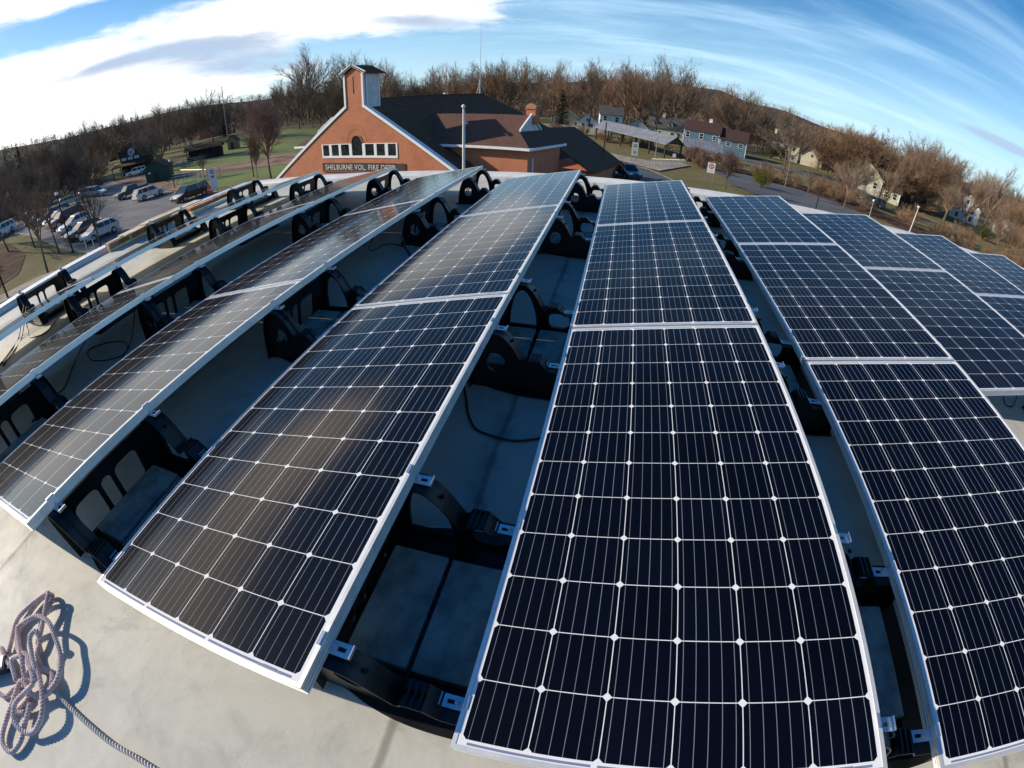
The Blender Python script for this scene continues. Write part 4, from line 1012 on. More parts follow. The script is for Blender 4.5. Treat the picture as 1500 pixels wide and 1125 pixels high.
# ---- ball field buildings ---------------------------------------------------
kx, ky = -106.0, 69.6
ks = empty("field_kiosk", Tr(kx, ky, gz(kx, ky)) @ Rz(rad(32)), "dark green two storey kiosk with round white emblem and three white boards", "kiosk")
m_ = MB(); m_.prism([(-3.4, 0), (3.4, 0), (3.4, 5.6), (0, 7.4), (-3.4, 5.6)], 1, 0, 5); m_.build("wall", M_BLKG, ks)
m_ = MB()
for sx in (-1, 1): hexroof(m_, [(0, -.5, 7.55), (sx * 3.9, -.5, 5.5), (sx * 3.9, 5.4, 5.5), (0, 5.4, 7.55)][::sx], .14)
m_.build("roof", M_SHDK, ks)
m_ = MB(); hexroof(m_, [(-5.2, -2.6, 2.5), (4.0, -2.6, 2.5), (3.6, -.02, 3.2), (-4.8, -.02, 3.2)], .14); m_.build("porch_roof", M_SHDK, ks)
for x in (-4.8, -2.6, 0, 2.2, 3.7): m_ = MB(); m_.box((x - .08, -2.4, -.3), (x + .08, -2.24, 2.35)); m_.build("porch_post", M_WOODD, ks)
m_ = MB(); m_.cyl((-.1, -.08, 5.35), (-.1, -.01, 5.35), .92, 24)
em = m_.build("emblem", simple("pale_emblem_disc", (.52, .56, .60), .6, var=.08, nscale=2), ks)
m_ = MB()
for k in range(14):
    a, c = math.pi * 2 * k / 14, math.pi * 2 * (k + .7) / 14
    m_.prism([(-.1 + .62 * math.cos(a), 5.35 + .62 * math.sin(a)), (-.1 + .70 * math.cos(a), 5.35 + .70 * math.sin(a)), (-.1 + .70 * math.cos(c), 5.35 + .70 * math.sin(c)), (-.1 + .62 * math.cos(c), 5.35 + .62 * math.sin(c))], 1, -.10, -.081)
m_.prism([(-.45, 5.0), (-.05, 4.9), (.3, 5.2), (.1, 5.7), (-.3, 5.75)], 1, -.10, -.081)
m_.build("emblem_mark", simple("blue_grey_emblem_ink", (.16, .20, .26), .6), em)
for x in (-2.3, -.6, 1.1):
    m_ = MB(); m_.box((x - .62, -.07, 3.62), (x + .62, -.01, 4.28)); bo = m_.build("white_board", M_SIGNW, ks)
    m_ = MB()
    for r_ in range(3): m_.box((x - .5, -.075, 3.74 + r_ * .18), (x + .5 - .12 * (r_ % 2), -.071, 3.80 + r_ * .18))
    m_.build("board_print", simple("grey_print", (.30, .32, .36), .7), bo)
sx_, sy_ = -80.2, 54.6
sh = empty("tool_shed", Tr(sx_, sy_, gz(sx_, sy_)) @ Rz(rad(38)), "small dark green shed with brown roof behind the parked white estate", "shed")
m_ = MB(); m_.prism([(0, -.3), (4.2, -.3), (4.2, 2.7), (2.1, 3.9), (0, 2.7)], 1, 0, 5); 
m_.build("wall", M_GREENP, sh)
m_ = MB(); hexroof(m_, [(-.35, -.3, 2.56), (2.1, -.3, 4.0), (2.1, 5.3, 4.0), (-.35, 5.3, 2.56)][::-1], .12); hexroof(m_, [(2.1, -.3, 4.0), (4.55, -.3, 2.56), (4.55, 5.3, 2.56), (2.1, 5.3, 4.0)][::-1], .12); ro = m_.build("roof", M_SHBR, sh)
bm = bmesh.new(); bm.from_mesh(ro.data); bmesh.ops.recalc_face_normals(bm, faces=bm.faces); bm.to_mesh(ro.data); bm.free()
m_ = MB(); m_.box((1.5, -.05, -.2), (2.6, -.005, 1.9)); m_.build("door", M_BLKG, sh)
m_ = MB(); m_.box((.6, -.05, 1.75), (1.1, -.005, 2.0)); m_.build("lamp", M_SIGNW, sh)
def bleacher(x, y, rot, L_, label, rows=4):
    r_ = empty("bleacher", Tr(x, y, gz(x, y) + .05) @ Rz(rad(rot)), label, "bleachers", "bleachers by the ball field")
    for k in range(rows):
        m_ = MB(); m_.box((0, k * .62, .42 + k * .38), (L_, k * .62 + .28, .46 + k * .38)); m_.build("bench", simple("aluminium_bench_%d" % k, (.42, .43, .44), .5, metal=.4), r_)
    for t in range(int(L_ / 1.8) + 1):
        m_ = MB(); xx = min(L_ - .05, t * 1.8)
        m_.tube([(xx, 0, 0), (xx, .1, .42), (xx, rows * .62 - .3, .42 + (rows - 1) * .38), (xx, rows * .62 - .3, 0)], .035, 4); m_.build("support", M_BLKP, r_)
bleacher(-68.5, 50.6, 18, 9.5, "grey slatted bleacher between the green shed and the black van")
bleacher(-112.5, 63.5, 32, 7.0, "far grey bleacher left of the dark kiosk", 4)
bleacher(-89.5, 66.5, 34, 7.5, "dark bleacher beneath the big spreading oak", 4)
dg = empty("dugout", Tr(-95.4, 77.5, gz(-95.4, 77.5)) @ Rz(rad(36)), "open fronted dark dugout with a black pitched roof by the ball field", "dugout")
m_ = MB(); m_.box((0, 2.3, 0), (8.6, 2.5, 2.3)); m_.box((0, 0, 0), (.15, 2.3, 1.1)); m_.box((8.45, 0, 0), (8.6, 2.3, 1.1)); m_.build("back_wall", simple("dark_purple_brown_boards", (.035, .026, .035), .85, var=.3, nscale=3), dg)
m_ = MB(); hexroof(m_, [(-.4, -.6, 2.35), (9, -.6, 2.35), (9, 1.1, 3.3), (-.4, 1.1, 3.3)], -.12); hexroof(m_, [(-.4, 1.1, 3.3), (9, 1.1, 3.3), (9, 2.9, 2.35), (-.4, 2.9, 2.35)], -.12); ro = m_.build("roof", M_SHDK, dg)
bm = bmesh.new(); bm.from_mesh(ro.data); bmesh.ops.recalc_face_normals(bm, faces=bm.faces); bm.to_mesh(ro.data); bm.free()
for k in range(6): m_ = MB(); m_.box((.1 + k * 1.66, -.1, 0), (.24 + k * 1.66, .04, 2.4)); m_.build("post", M_WOODD, dg)
m_ = MB(); m_.box((.6, 1.6, .42), (8, 2.0, .48)); m_.build("bench", M_GREYW, dg)
ht = empty("field_hut", Tr(-97.5, 93.5, gz(-97.5, 93.5)) @ Rz(rad(30)), "small brown wooden hut with steep roof beyond the dugout", "hut")
m_ = MB(); m_.prism([(0, -.2), (2.6, -.2), (2.6, 2.4), (1.3, 3.6), (0, 2.4)], 1, 0, 3); m_.build("wall", simple("light_brown_boards", (.30, .17, .09), .85, var=.2, nscale=4), ht)
m_ = MB(); hexroof(m_, [(-.3, -.3, 2.2), (1.3, -.3, 3.7), (1.3, 3.3, 3.7), (-.3, 3.3, 2.2)], -.1); hexroof(m_, [(1.3, -.3, 3.7), (2.9, -.3, 2.2), (2.9, 3.3, 2.2), (1.3, 3.3, 3.7)], -.1); m_.build("roof", M_SHDK, ht)
m_ = MB(); m_.box((.9, -.04, 0), (1.7, -.005, 1.9)); m_.build("door", M_WOODD, ht)

def fence(name, label, pts, h_, m1, kind='rail', sp=3.0, cap=None, mesh=False):
    r_ = empty(name, Tr(pts[0][0], pts[0][1], 0), label, "fence")
    ox, oy = pts[0]
    P_ = []
    for (xa, ya), (xb, yb) in zip(pts, pts[1:]):
        k = max(1, round(math.hypot(xb - xa, yb - ya) / sp))
        P_ += [(xa + (xb - xa) * j / k, ya + (yb - ya) * j / k) for j in range(k)]
    P_.append(pts[-1])
    for (x, y) in P_:
        m_ = MB(); m_.cyl((x - ox, y - oy, gz(x, y) - .2), (x - ox, y - oy, gz(x, y) + h_ + .05), .045 if kind != 'board' else .07, 6); m_.build("post", m1, r_)
    m_ = MB()
    for (xa, ya), (xb, yb) in zip(P_, P_[1:]):
        a = Vector((xa - ox, ya - oy, gz(xa, ya))); c = Vector((xb - ox, yb - oy, gz(xb, yb)))
        zs = {'rail': (h_, h_ * .55, h_ * .15), 'link': (h_, .08), 'board': (h_,)}[kind]
        for z in zs: m_.cyl(a + Vector((0, 0, z)), c + Vector((0, 0, z)), .028 if kind == 'link' else .05, 4)
        if kind == 'board':
            n_ = (c - a).normalized().cross(Vector((0, 0, 1))) * .012
            L_ = (c - a).length; nb_ = max(1, int(L_ / .16))
            for j in range(nb_):
                p = a + (c - a) * (j / nb_); q = a + (c - a) * ((j + .82) / nb_)
                m_.raw([p - n_, q - n_, q + n_, p + n_] + [v + Vector((0, 0, h_ * (.96 + .04 * ((j * 7) % 3)))) for v in (p - n_, q - n_, q + n_, p + n_)], [(0, 3, 2, 1), (4, 5, 6, 7), (0, 1, 5, 4), (1, 2, 6, 5), (2, 3, 7, 6), (3, 0, 4, 7)])
    m_.build("rail" if kind != 'board' else "boards", m1, r_)
    if kind == 'link':
        m_ = MB()
        for (xa, ya), (xb, yb) in zip(P_, P_[1:]):
            for j in range(12):
                t0_, t1_ = j / 12, (j + 1) / 12
                a = Vector((xa + (xb - xa) * t0_ - ox, ya + (yb - ya) * t0_ - oy, gz(xa, ya))); c = Vector((xa + (xb - xa) * t1_ - ox, ya + (yb - ya) * t1_ - oy, gz(xb, yb)))
                m_.tube([a + Vector((0, 0, .1)), c + Vector((0, 0, h_))], .006, 3, False); m_.tube([c + Vector((0, 0, .1)), a + Vector((0, 0, h_))], .006, 3, False)
        m_.build("wire_mesh", M_POLE, r_)
    if cap:
        m_ = MB()
        for (xa, ya), (xb, yb) in zip(P_, P_[1:]): m_.tube([(xa - ox, ya - oy, gz(xa, ya) + h_ + .06), (xb - ox, yb - oy, gz(xb, yb) + h_ + .06)], .11, 6)
        m_.build("cap", cap, r_)
    return r_
fence("outfield_fence", "low wire fence topped with bright yellow tubing before the ball field", [(-79.4, 59.3), (-63.9, 55.6)], 1.35, M_GREENP, 'link', 2.6, M_YELL)
fence("rail_fence", "tan rail fence along the far side of the ball field", [(-150, 112), (-150, 150), (-120, 168), (-70, 150)], 1.3, simple("tan_wood", (.34, .25, .15), .85), 'rail', 4)
fence("board_fence", "weathered board fence in front of the olive and white houses", [(-23, 130), (-14, 127), (-9, 125), (-3, 122)], 1.7, M_GREYW, 'board', 2.6)
fence("wire_fence", "thin wire fence running behind the reddish shrubs on the right", [(24, 104), (34, 103.5), (46, 98), (58, 88), (66, 76)], 1.5, M_GREYW, 'link', 3.6)
fence("guard_rail", "low dark rail fence above the roof edge on the far right", [(43, 75), (50, 66), (56, 57)], 1.0, M_WOODD, 'rail', 3)

# ---- covered walkway ----------------------------------------------------------
def pavilion(x0, y0, x1, y1, wd, label, h_=3.0, rh=1.5, posts=5):
    L_ = math.hypot(x1 - x0, y1 - y0); a = math.atan2(y1 - y0, x1 - x0); zb = min(gz(x0, y0), gz(x1, y1))
    sl = math.atan2(gz(x1, y1) - gz(x0, y0), L_)
    r_ = empty("covered_walkway", Tr(x0, y0, gz(x0, y0)) @ Rz(a) @ Matrix.Rotation(-sl, 4, 'Y'), label, "shelter")
    m_ = MB(); o_ = .6
    hexroof(m_, [(-o_, -wd / 2 - o_, h_ - .3), (L_ + o_, -wd / 2 - o_, h_ - .3), (L_ + o_, 0, h_ + rh), (-o_, 0, h_ + rh)], -.08)
    hexroof(m_, [(-o_, 0, h_ + rh), (L_ + o_, 0, h_ + rh), (L_ + o_, wd / 2 + o_, h_ - .3), (-o_, wd / 2 + o_, h_ - .3)], -.08)
    ro = m_.build("roof", M_METALR, r_)
    bm = bmesh.new(); bm.from_mesh(ro.data); bmesh.ops.recalc_face_normals(bm, faces=bm.faces); bm.to_mesh(ro.data); bm.free()
    for k in range(posts):
        x = L_ * k / (posts - 1)
        for s_ in (-1, 1):
            m_ = MB(); m_.box((x - .13, s_ * wd / 2 - .13, -.2), (x + .13, s_ * wd / 2 + .13, h_ - .08)); m_.build("post", M_WOODD, r_)
            m_ = MB(); m_.tube([(x, s_ * wd / 2, h_ - 1.0), (x, s_ * (wd / 2 - .8), h_ - .05)], .08, 4)
            m_.build("brace", M_WOODD, r_)
        m_ = MB(); m_.box((x - .1, -wd / 2, h_ - .07), (x + .1, wd / 2, h_ + .12)); m_.tube([(x, -wd / 2 - .3, h_ - .18), (x, 0, h_ + rh - .12), (x, wd / 2 + .3, h_ - .18)], .07, 4)
        m_.box((x - .06, -.06, h_ + .125), (x + .06, .06, h_ + rh - .1)); m_.build("truss", M_WOODD, r_)
    return r_
pavilion(-4.4, 115.8, 10.6, 98.2, 4.6, "long metal roofed covered walkway on dark timber posts", posts=6)
pavilion(14.2, 106.0, 21.4, 105.2, 4.4, "shorter metal roofed covered walkway in front of the blue house", h_=2.3, rh=1.5, posts=3)

# ---- posts, signs, bike rack -----------------------------------------------------
def post(name, x, y, h_, r0, m_, label, cat, head=None, lean=0, zb=None):
    z = gz(x, y) if zb is None else zb
    o = empty(name, Tr(x, y, z) @ Matrix.Rotation(lean, 4, 'Y'), label, cat, "poles and lamp posts")
    a = MB(); a.cyl((0, 0, -.2), (0, 0, h_), r0, 8, r0 * .7); a.build("pole", m_, o)
    a = MB(); a.cyl((0, 0, 0), (0, 0, .12), r0 * 2.2, 8); a.build("base", m_, o)
    if head == 'arm': a = MB(); a.box((-1.0, -.14, h_ - .02), (.05, .14, h_ + .10)); a.build("lamp_head", m_, o, bevel=.03)
    if head == 'ball': a = MB(); a.tube([(0, 0, h_ + .2 * (1 - math.cos(rad(t)))) for t in range(0, 181, 30)], [max(.01, .2 * math.sin(rad(t))) for t in range(0, 181, 30)], 10); a.build("lamp_globe", M_SIGNW, o, smooth=True)
    if head == 'box': a = MB(); a.box((-.16, -.14, h_), (.16, .14, h_ + .28)); a.build("lamp_head", M_WTRIM, o, bevel=.03)
    return o
post("lamp_post", -46.6, 21.2, 5.6, .09, M_BLKP, "black post on the lawn corner before the silver hatchback", "post", 'box')
post("lamp_post", -64.8, 49.1, 4.2, .08, M_BLKP, "slim dark lamp post in front of the bleacher by the black van", "lamp post", 'ball')
post("lamp_post", -49.6, 51.8, 5.0, .09, M_BLKP, "dark lamp post with side lamp left of the fire station gable", "lamp post", 'arm')
post("lamp_post", -41.0, 11.9, 5.0, .09, M_BLKP, "black post at the left picture edge by the footpath", "post", 'box')
post("utility_pole", -6.3, 83.8, 6.2, .11, M_GREYW, "tall pale pole standing by the road curve right of the station", "pole", 'arm')
post("lamp_post", -1.9, 57.8, 6.8, .10, M_BLKP, "black pole rising from the three parked cars beyond the roof", "pole")
post("utility_pole", 6.3, 85.3, 4.6, .10, M_GREYW, "pale pole beside the bike rack", "pole")
post("utility_pole", 45.9, 66.6, 3.9, .07, M_WTRIM, "white pole leaning above the farthest panels on the right", "pole", 'box', rad(4))
post("lamp_post", 41.0, 71.5, 2.4, .06, M_POLE, "short globe lamp beside the low rail fence on the right", "lamp post", 'ball')
post("utility_pole", 30.4, 84.8, 5.4, .08, M_GREYW, "thin pole among the bare brush beside the yellow-green bush", "pole")
post("utility_pole", 26.6, 60.3, 3.3, .10, M_BLKP, "dark wooden post beside the curving drive", "post")
post("flood_light_mast", -112.0, 108.0, 17.5, .16, M_GREYW, "tall thin field light mast beyond the ball field", "mast", 'box')
def rings(b_, cx, cz, r0, r1, y0, y1, n=24):
    for k in range(n):
        a, c = 2 * math.pi * k / n, 2 * math.pi * (k + 1) / n
        b_.prism([(cx + r0 * math.cos(a), cz + r0 * math.sin(a)), (cx + r1 * math.cos(a), cz + r1 * math.sin(a)), (cx + r1 * math.cos(c), cz + r1 * math.sin(c)), (cx + r0 * math.cos(c), cz + r0 * math.sin(c))], 1, y0, y1)
sg = empty("do_not_enter_sign", Tr(13.2, 68.1, gz(13.2, 68.1)) @ Rz(rad(-8)), "white do not enter sign with red disc on two posts in the lawn", "sign")
a = MB(); a.box((-.55, -.03, 1.45), (.55, 0, 2.9)); so = a.build("plate", M_SIGNW, sg)
a = MB(); a.cyl((0, -.045, 2.42), (0, -.031, 2.42), .38, 28); a.build("red_disc", M_RED, so)
a = MB(); a.box((-.27, -.055, 2.37), (.27, -.046, 2.47)); a.build("white_bar", M_SIGNW, so)
me = text_mb("DO NOT", .15, .02, .006); me.materials.append(M_SIGNW); place(me, "upper_words", so, Tr(-.26, -.05, 2.56) @ Matrix.Rotation(rad(90), 4, 'X'))
me = text_mb("ENTER", .15, .02, .006); me.materials.append(M_SIGNW); place(me, "lower_word", so, Tr(-.23, -.05, 2.18) @ Matrix.Rotation(rad(90), 4, 'X'))
a = MB()
for k in range(3): a.box((-.38 + .05 * (k % 2), -.036, 1.62 + k * .12), (.38 - .06 * (k % 2), -.031, 1.66 + k * .12))
a.build("small_print", simple("pale_grey_print", (.45, .44, .45), .7), so)
for x in (-.45, .45): a = MB(); a.box((x - .04, .002, -.3), (x + .04, .08, 2.95)); a.build("post", M_GREYW, sg)
sg = empty("notice_board", Tr(2.5, 82.8, gz(2.5, 82.8)) @ Rz(rad(0)), "pale upright notice sign between two poles by the road bend", "sign")
a = MB(); a.box((-.55, -.03, 1.1), (.55, 0, 3.4)); so = a.build("plate", simple("pale_green_plate", (.60, .64, .58), .6), sg)
a = MB(); a.box((-.28, -.04, 2.5), (.28, -.031, 3.1)); a.box((-.4, -.04, 2.12), (.4, -.031, 2.18)); a.box((-.25, -.04, 1.4), (.25, -.031, 1.9)); a.build("print", simple("olive_print", (.28, .27, .20), .7), so)
for x in (-.4, .4): a = MB(); a.box((x - .04, .002, -.3), (x + .04, .08, 1.6)); a.build("post", M_GREYW, sg)
sg = empty("parking_sign", Tr(-46.9, 41.6, gz(-46.9, 41.6)) @ Rz(rad(42)), "tall white sign with red marks beside the orange barrel", "sign")
a = MB(); a.box((-.45, -.03, .6), (.45, 0, 3.3)); so = a.build("plate", M_SIGNW, sg)
a = MB(); rings(a, 0, 2.85, .20, .29, -.045, -.031); a.box((-.06, -.045, 2.68), (.06, -.031, 3.02)); a.prism([(-.24, 2.3), (0, 2.0), (.24, 2.3), (.12, 2.42), (0, 2.3), (-.12, 2.42)], 1, -.045, -.031); a.build("red_marks", M_RED, so)
for x in (-.3, .3): a = MB(); a.box((x - .04, .002, -.3), (x + .04, .07, 1.2)); a.build("post", M_GREYW, sg)
sg = empty("white_marker_sign", Tr(10.4, 92.6, gz(10.4, 92.6)), "small white square sign at the foot of the covered walkway", "sign")
a = MB(); a.box((-.3, -.02, .9), (.3, 0, 1.6)); a.build("plate", M_SIGNW, sg); a = MB(); a.cyl((0, .03, 0), (0, .03, 1.5), .03, 6); a.build("post", M_GREYW, sg)
sg = empty("white_marker_sign", Tr(-12.5, 100.6, gz(-12.5, 100.6)), "small white square sign in the brush right of the station", "sign")
a = MB(); a.box((-.35, -.02, 1.0), (.35, 0, 1.7)); a.build("plate", M_SIGNW, sg); a = MB(); a.cyl((0, .03, 0), (0, .03, 1.5), .03, 6); a.build("post", M_GREYW, sg)
bl = empty("traffic_barrel", Tr(-48.4, 41.9, gz(-48.4, 41.9) + .05), "bright orange barrel between the black van and the white sign", "barrel")
a = MB(); a.tube([(0, 0, 0), (0, 0, .3), (0, 0, .31), (0, 0, .75), (0, 0, .76), (0, 0, 1.15)], [.52, .50, .47, .46, .43, .41], 16); a.build("drum", M_ORNG, bl)
a = MB(); a.cyl((0, 0, 0), (0, 0, .07), .66, 12); a.build("rubber_base", M_TYRE, bl); a = MB(); a.cyl((0, 0, .50), (0, 0, .62), .485, 16); a.build("band", M_SIGNW, bl)
bk = empty("bike_rack", Tr(5.6, 79.2, gz(5.6, 79.2) + .15) @ Rz(math.atan2(86.6 - 79.2, 11.6 - 5.6)), "grey bicycle rack of many upright hoops beside the pavement", "bike rack")
Lb = math.hypot(86.6 - 79.2, 11.6 - 5.6)
dzb = (gz(11.6, 86.6) - gz(5.6, 79.2)) / Lb
for k in range(13):
    x = Lb * k / 12; a = MB(); a.tube([(x, -.35, x * dzb - .1), (x, -.35, x * dzb + .95), (x + .02, -.25, x * dzb + 1.08), (x + .02, .25, x * dzb + 1.08), (x, .35, x * dzb + .95), (x, .35, x * dzb - .1)], .035, 5); a.build("hoop", M_POLE, bk)
a = MB(); a.tube([(0, -.35, 0), (Lb, -.35, Lb * dzb)], .04, 5); a.tube([(0, .35, 0), (Lb, .35, Lb * dzb)], .04, 5); a.build("ground_rail", M_POLE, bk)
for (x, y, l) in ((-44.3, 21.6, "left white marker post on the lawn corner by the kerb"), (-43.3, 21.9, "right white marker post on the lawn corner by the kerb")):
    o = empty("marker_post", Tr(x, y, gz(x, y)), l, "marker post"); a = MB(); a.cyl((0, 0, -.1), (0, 0, .95), .05, 8); a.build("post", M_SIGNW, o); a = MB(); a.cyl((0, 0, .95), (0, 0, 1.0), .06, 8, .03); a.build("cap", M_SIGNW, o)
# ================================================================= TREES
def bark(name, col, twig=False):
    m, b, p = mat(name)
    co = b.coord(); n = b.noise(b.map(co, (4, 4, 1)), 2.0, 5, .7); n2 = b.noise(co, .6, 3, .6)
    c = b.mix(b.ss(n, .3, .75), tuple(k * .55 for k in col), tuple(min(1, k * 1.4) for k in col))
    c = b.mix(b.m('MULTIPLY', b.ss(n2, .4, .7), .4), c, tuple(k * .8 for k in col))
    oi = b.node('ShaderNodeObjectInfo'); hs = b.node('ShaderNodeHueSaturation')
    b.put(hs.inputs['Value'], b.m('ADD', .75, b.m('MULTIPLY', oi.outputs['Random'], .5))); b.put(hs.inputs['Color'], c)
    b.put(p.inputs['Base Color'], hs.outputs[0]); p.inputs['Roughness'].default_value = .9; p.inputs['Specular IOR Level'].default_value = .2
    return m
M_BARK = bark("grey_brown_bark", (.165, .120, .085)); M_BARKD = bark("dark_wet_bark", (.115, .085, .065))
M_TWIG = bark("brown_twigs", (.225, .160, .110)); M_TWIGR = bark("reddish_twigs", (.275, .170, .105)); M_TWIGD = bark("dark_twigs", (.185, .140, .105)); M_TWIGY = bark("golden_willow_twigs", (.50, .30, .09)); M_TWIGP = bark("pinkish_twigs", (.25, .165, .13))
def leafm(name, col):
    m, b, p = mat(name)
    co = b.coord(); n = b.noise(co, 1.6, 5, .7); 
    b.put(p.inputs['Base Color'], b.mix(b.ss(n, .3, .75), tuple(k * .5 for k in col), tuple(k * 1.5 for k in col)))
    p.inputs['Roughness'].default_value = .7; p.inputs['Specular IOR Level'].default_value = .2
    return m
M_NEED = leafm("dark_evergreen_needles", (.022, .040, .018)); M_NEEDB = leafm("green_pine_needles", (.035, .065, .022)); M_YGL = leafm("yellow_green_foliage", (.14, .13, .022)); M_OLIVE = leafm("olive_shrub_leaves", (.07, .075, .025))

def bare_tree(seed, H, spread, trunk_h=.25, r0=None, up=.55, limbs=8, twigw=0.0158, dens=1.0, lean=0, fine=3, EW=.36, EC=.55):
    """returns (trunk MB, crown MB) of a leafless tree of height H"""
    R_ = random.Random(seed); T_, K = MB(), MB(); r0 = r0 or H * .016
    def rv(): return Vector((R_.gauss(0, 1), R_.gauss(0, 1), R_.gauss(0, 1)))
    def grow(p, d_, L_, r, lvl, mb, n_seg):
        pts = [p]; q = p.copy(); dd = d_.copy(); rs = [r]
        for k in range(n_seg):
            if lvl:
                e_ = (q.x / (EW * H)) ** 2 + (q.y / (EW * H)) ** 2 + ((q.z - EC * H) / ((1.0 - EC) * H)) ** 2
                if e_ > 1 and len(pts) > 1: break
            dd = (dd + rv() * (.045 + .018 * lvl) + Vector((0, 0, .075 if lvl > 1 else .05))).normalized()
            q = q + dd * (L_ / n_seg); pts.append(q.copy()); rs.append(r * (1 - .55 * (k + 1) / n_seg))
        mb.tube(pts, rs, [7, 5, 4, 3, 3][min(lvl, 4)], False)
        while len(pts) < n_seg + 1: pts.append(pts[-1] + dd * .01 * H); rs.append(rs[-1] * .9)
        return pts, dd, rs
    def side(dd, ang):
        a = dd.orthogonal().normalized(); a.rotate(Matrix.Rotation(R_.uniform(0, 2 * math.pi), 3, dd)); 
        return (dd * math.cos(ang) + a * math.sin(ang)).normalized()
    def twigs(pts, n_, L_, w_):
        for _ in range(n_):
            i = R_.randrange(max(1, len(pts) // 3), len(pts)); j = R_.random(); a = pts[i - 1].lerp(pts[i], j)
            dd = (pts[i] - pts[i - 1]).normalized(); t = side(dd, R_.uniform(.2, .75)); t = (t + Vector((0, 0, .22))).normalized()
            l = L_ * R_.uniform(.5, 1.1); s_ = t.orthogonal().normalized(); s_.rotate(Matrix.Rotation(R_.uniform(0, 6.28), 3, t)); s_ *= w_ / 2
            bpt = a + t * l * .5 + rv() * l * .05; e = a + t * l + rv() * l * .1
            K.raw([a - s_, a + s_, bpt + s_ * .8, e, bpt - s_ * .8], [(0, 1, 2, 4), (4, 2, 3)])
            if fine:
                for _k in range(fine):
                    c0 = a.lerp(e, R_.uniform(.25, .95)); t2 = side(t, R_.uniform(.4, .9)); l2 = l * R_.uniform(.3, .6)
                    K.raw([c0 - s_ * .6, c0 + s_ * .6, c0 + t2 * l2], [(0, 1, 2)])
    top = Vector((lean * H, 0, 0))
    tp, td, tr = grow(Vector((0, 0, -.3)), Vector((lean * .5, 0, 1)).normalized(), H * trunk_h + .3, r0, 0, T_, 4)
    base = tp[-1]
    Hc = H * (1 - trunk_h)
    for k in range(limbs):
        ang = up * R_.uniform(.35, 1.15) * (1 if k else .15); az_ = 2 * math.pi * (k + R_.uniform(-.3, .3)) / max(1, limbs - 1)
        d0 = Vector((math.sin(ang) * math.cos(az_) * spread, math.sin(ang) * math.sin(az_) * spread, math.cos(ang))).normalized()
        st = base if k < limbs * .6 else tp[-2].lerp(tp[-1], R_.random())
        L1 = Hc * R_.uniform(.62, .80) * (1.0 - .2 * ang)
        pts1, d1, r1 = grow(st, d0, L1, r0 * R_.uniform(.42, .62), 1, K, 6)
        for j in range(int(7 * dens)):
            i = 1 + int(j * 5.2 / 7 / dens * 1) ; i = min(i, 5); s0 = pts1[i].lerp(pts1[i + 1], R_.random())
            d2 = side((pts1[i + 1] - pts1[i]).normalized(), R_.uniform(.25, .70)); L2 = L1 * R_.uniform(.40, .68) * (1.15 - i * .1)
            pts2, d2e, r2 = grow(s0, d2, L2, r1[i] * .5, 2, K, 4)
            for m_ in range(int(6 * dens)):
                i2 = R_.randrange(1, 4); s1 = pts2[i2].lerp(pts2[i2 + 1], R_.random())
                d3 = side((pts2[i2 + 1] - pts2[i2]).normalized(), R_.uniform(.25, .70))
                pts3, _, _ = grow(s1, d3, L2 * R_.uniform(.35, .6), max(twigw * .6, r2[i2] * .5), 3, K, 2)
                twigs(pts3, int(4 * dens), L2 * .34, twigw)
            twigs(pts2, int(3 * dens), L2 * .4, twigw)
        twigs(pts1[3:], 5, L1 * .2, twigw)
    return T_, K
def norm_mesh(T_, K, mt, mk, nm):
    zs = max(v[2] for v in K.v)
    out = []
    for mb, m_, n_ in ((T_, mt, 'trunk'), (K, mk, 'crown')):
        me = D.meshes.new(nm + '_' + n_); me.from_pydata([(v[0] / zs, v[1] / zs, v[2] / zs) for v in mb.v], [], mb.f); me.materials.append(m_); me.update(); out.append(me)
    return out
VAR = {}
def var(key, seed, mt, mk, **kw):
    T_, K = bare_tree(seed, **kw); VAR[key] = norm_mesh(T_, K, mt, mk, key)
var('fan1', 1, M_BARK, M_TWIG, H=22, spread=1.15, trunk_h=.17, up=.80, limbs=10, twigw=0.034, dens=1.25)
var('fan2', 2, M_BARK, M_TWIG, H=22, spread=1.15, trunk_h=.24, up=.74, limbs=9, twigw=0.0324, dens=1.3)
var('fan3', 3, M_BARK, M_TWIGR, H=20, spread=1.3, trunk_h=.18, up=.88, limbs=10, twigw=0.0360, dens=1.4)
var('tall1', 4, M_BARK, M_TWIGR, H=22, spread=1.05, trunk_h=.32, up=.70, limbs=8, twigw=0.0360, dens=1.3)
var('tall2', 5, M_BARKD, M_TWIG, H=22, spread=1.0, trunk_h=.38, up=.68, limbs=8, twigw=0.0324, dens=1.2)
var('oak', 6, M_BARKD, M_TWIGD, H=17, spread=1.7, EW=.62, EC=.5, trunk_h=.14, up=1.15, limbs=10, twigw=0.0324, dens=1.5)
var('oak2', 7, M_BARKD, M_TWIGD, H=17, spread=1.3, EW=.5, EC=.52, trunk_h=.18, up=.85, limbs=9, twigw=0.0324, dens=1.5)
var('small1', 8, M_BARK, M_TWIG, H=8, spread=1.0, trunk_h=.34, up=.62, limbs=7, twigw=0.0130, dens=1.1)
var('small2', 9, M_BARK, M_TWIG, H=8, spread=1.0, trunk_h=.30, up=.50, limbs=7, twigw=0.0130, dens=1.0)
var('pink', 10, M_BARK, M_TWIGP, H=11, spread=1.0, trunk_h=.28, up=.62, limbs=9, twigw=0.0216, dens=1.5)
var('round', 11, M_BARK, M_TWIGR, H=12, spread=1.5, EW=.6, EC=.48, trunk_h=.10, up=1.0, limbs=12, twigw=0.0396, dens=1.6)
var('willow', 12, M_BARK, M_TWIGY, H=13, spread=1.5, EW=.6, EC=.48, trunk_h=.14, up=1.0, limbs=12, twigw=0.0504, dens=1.6)
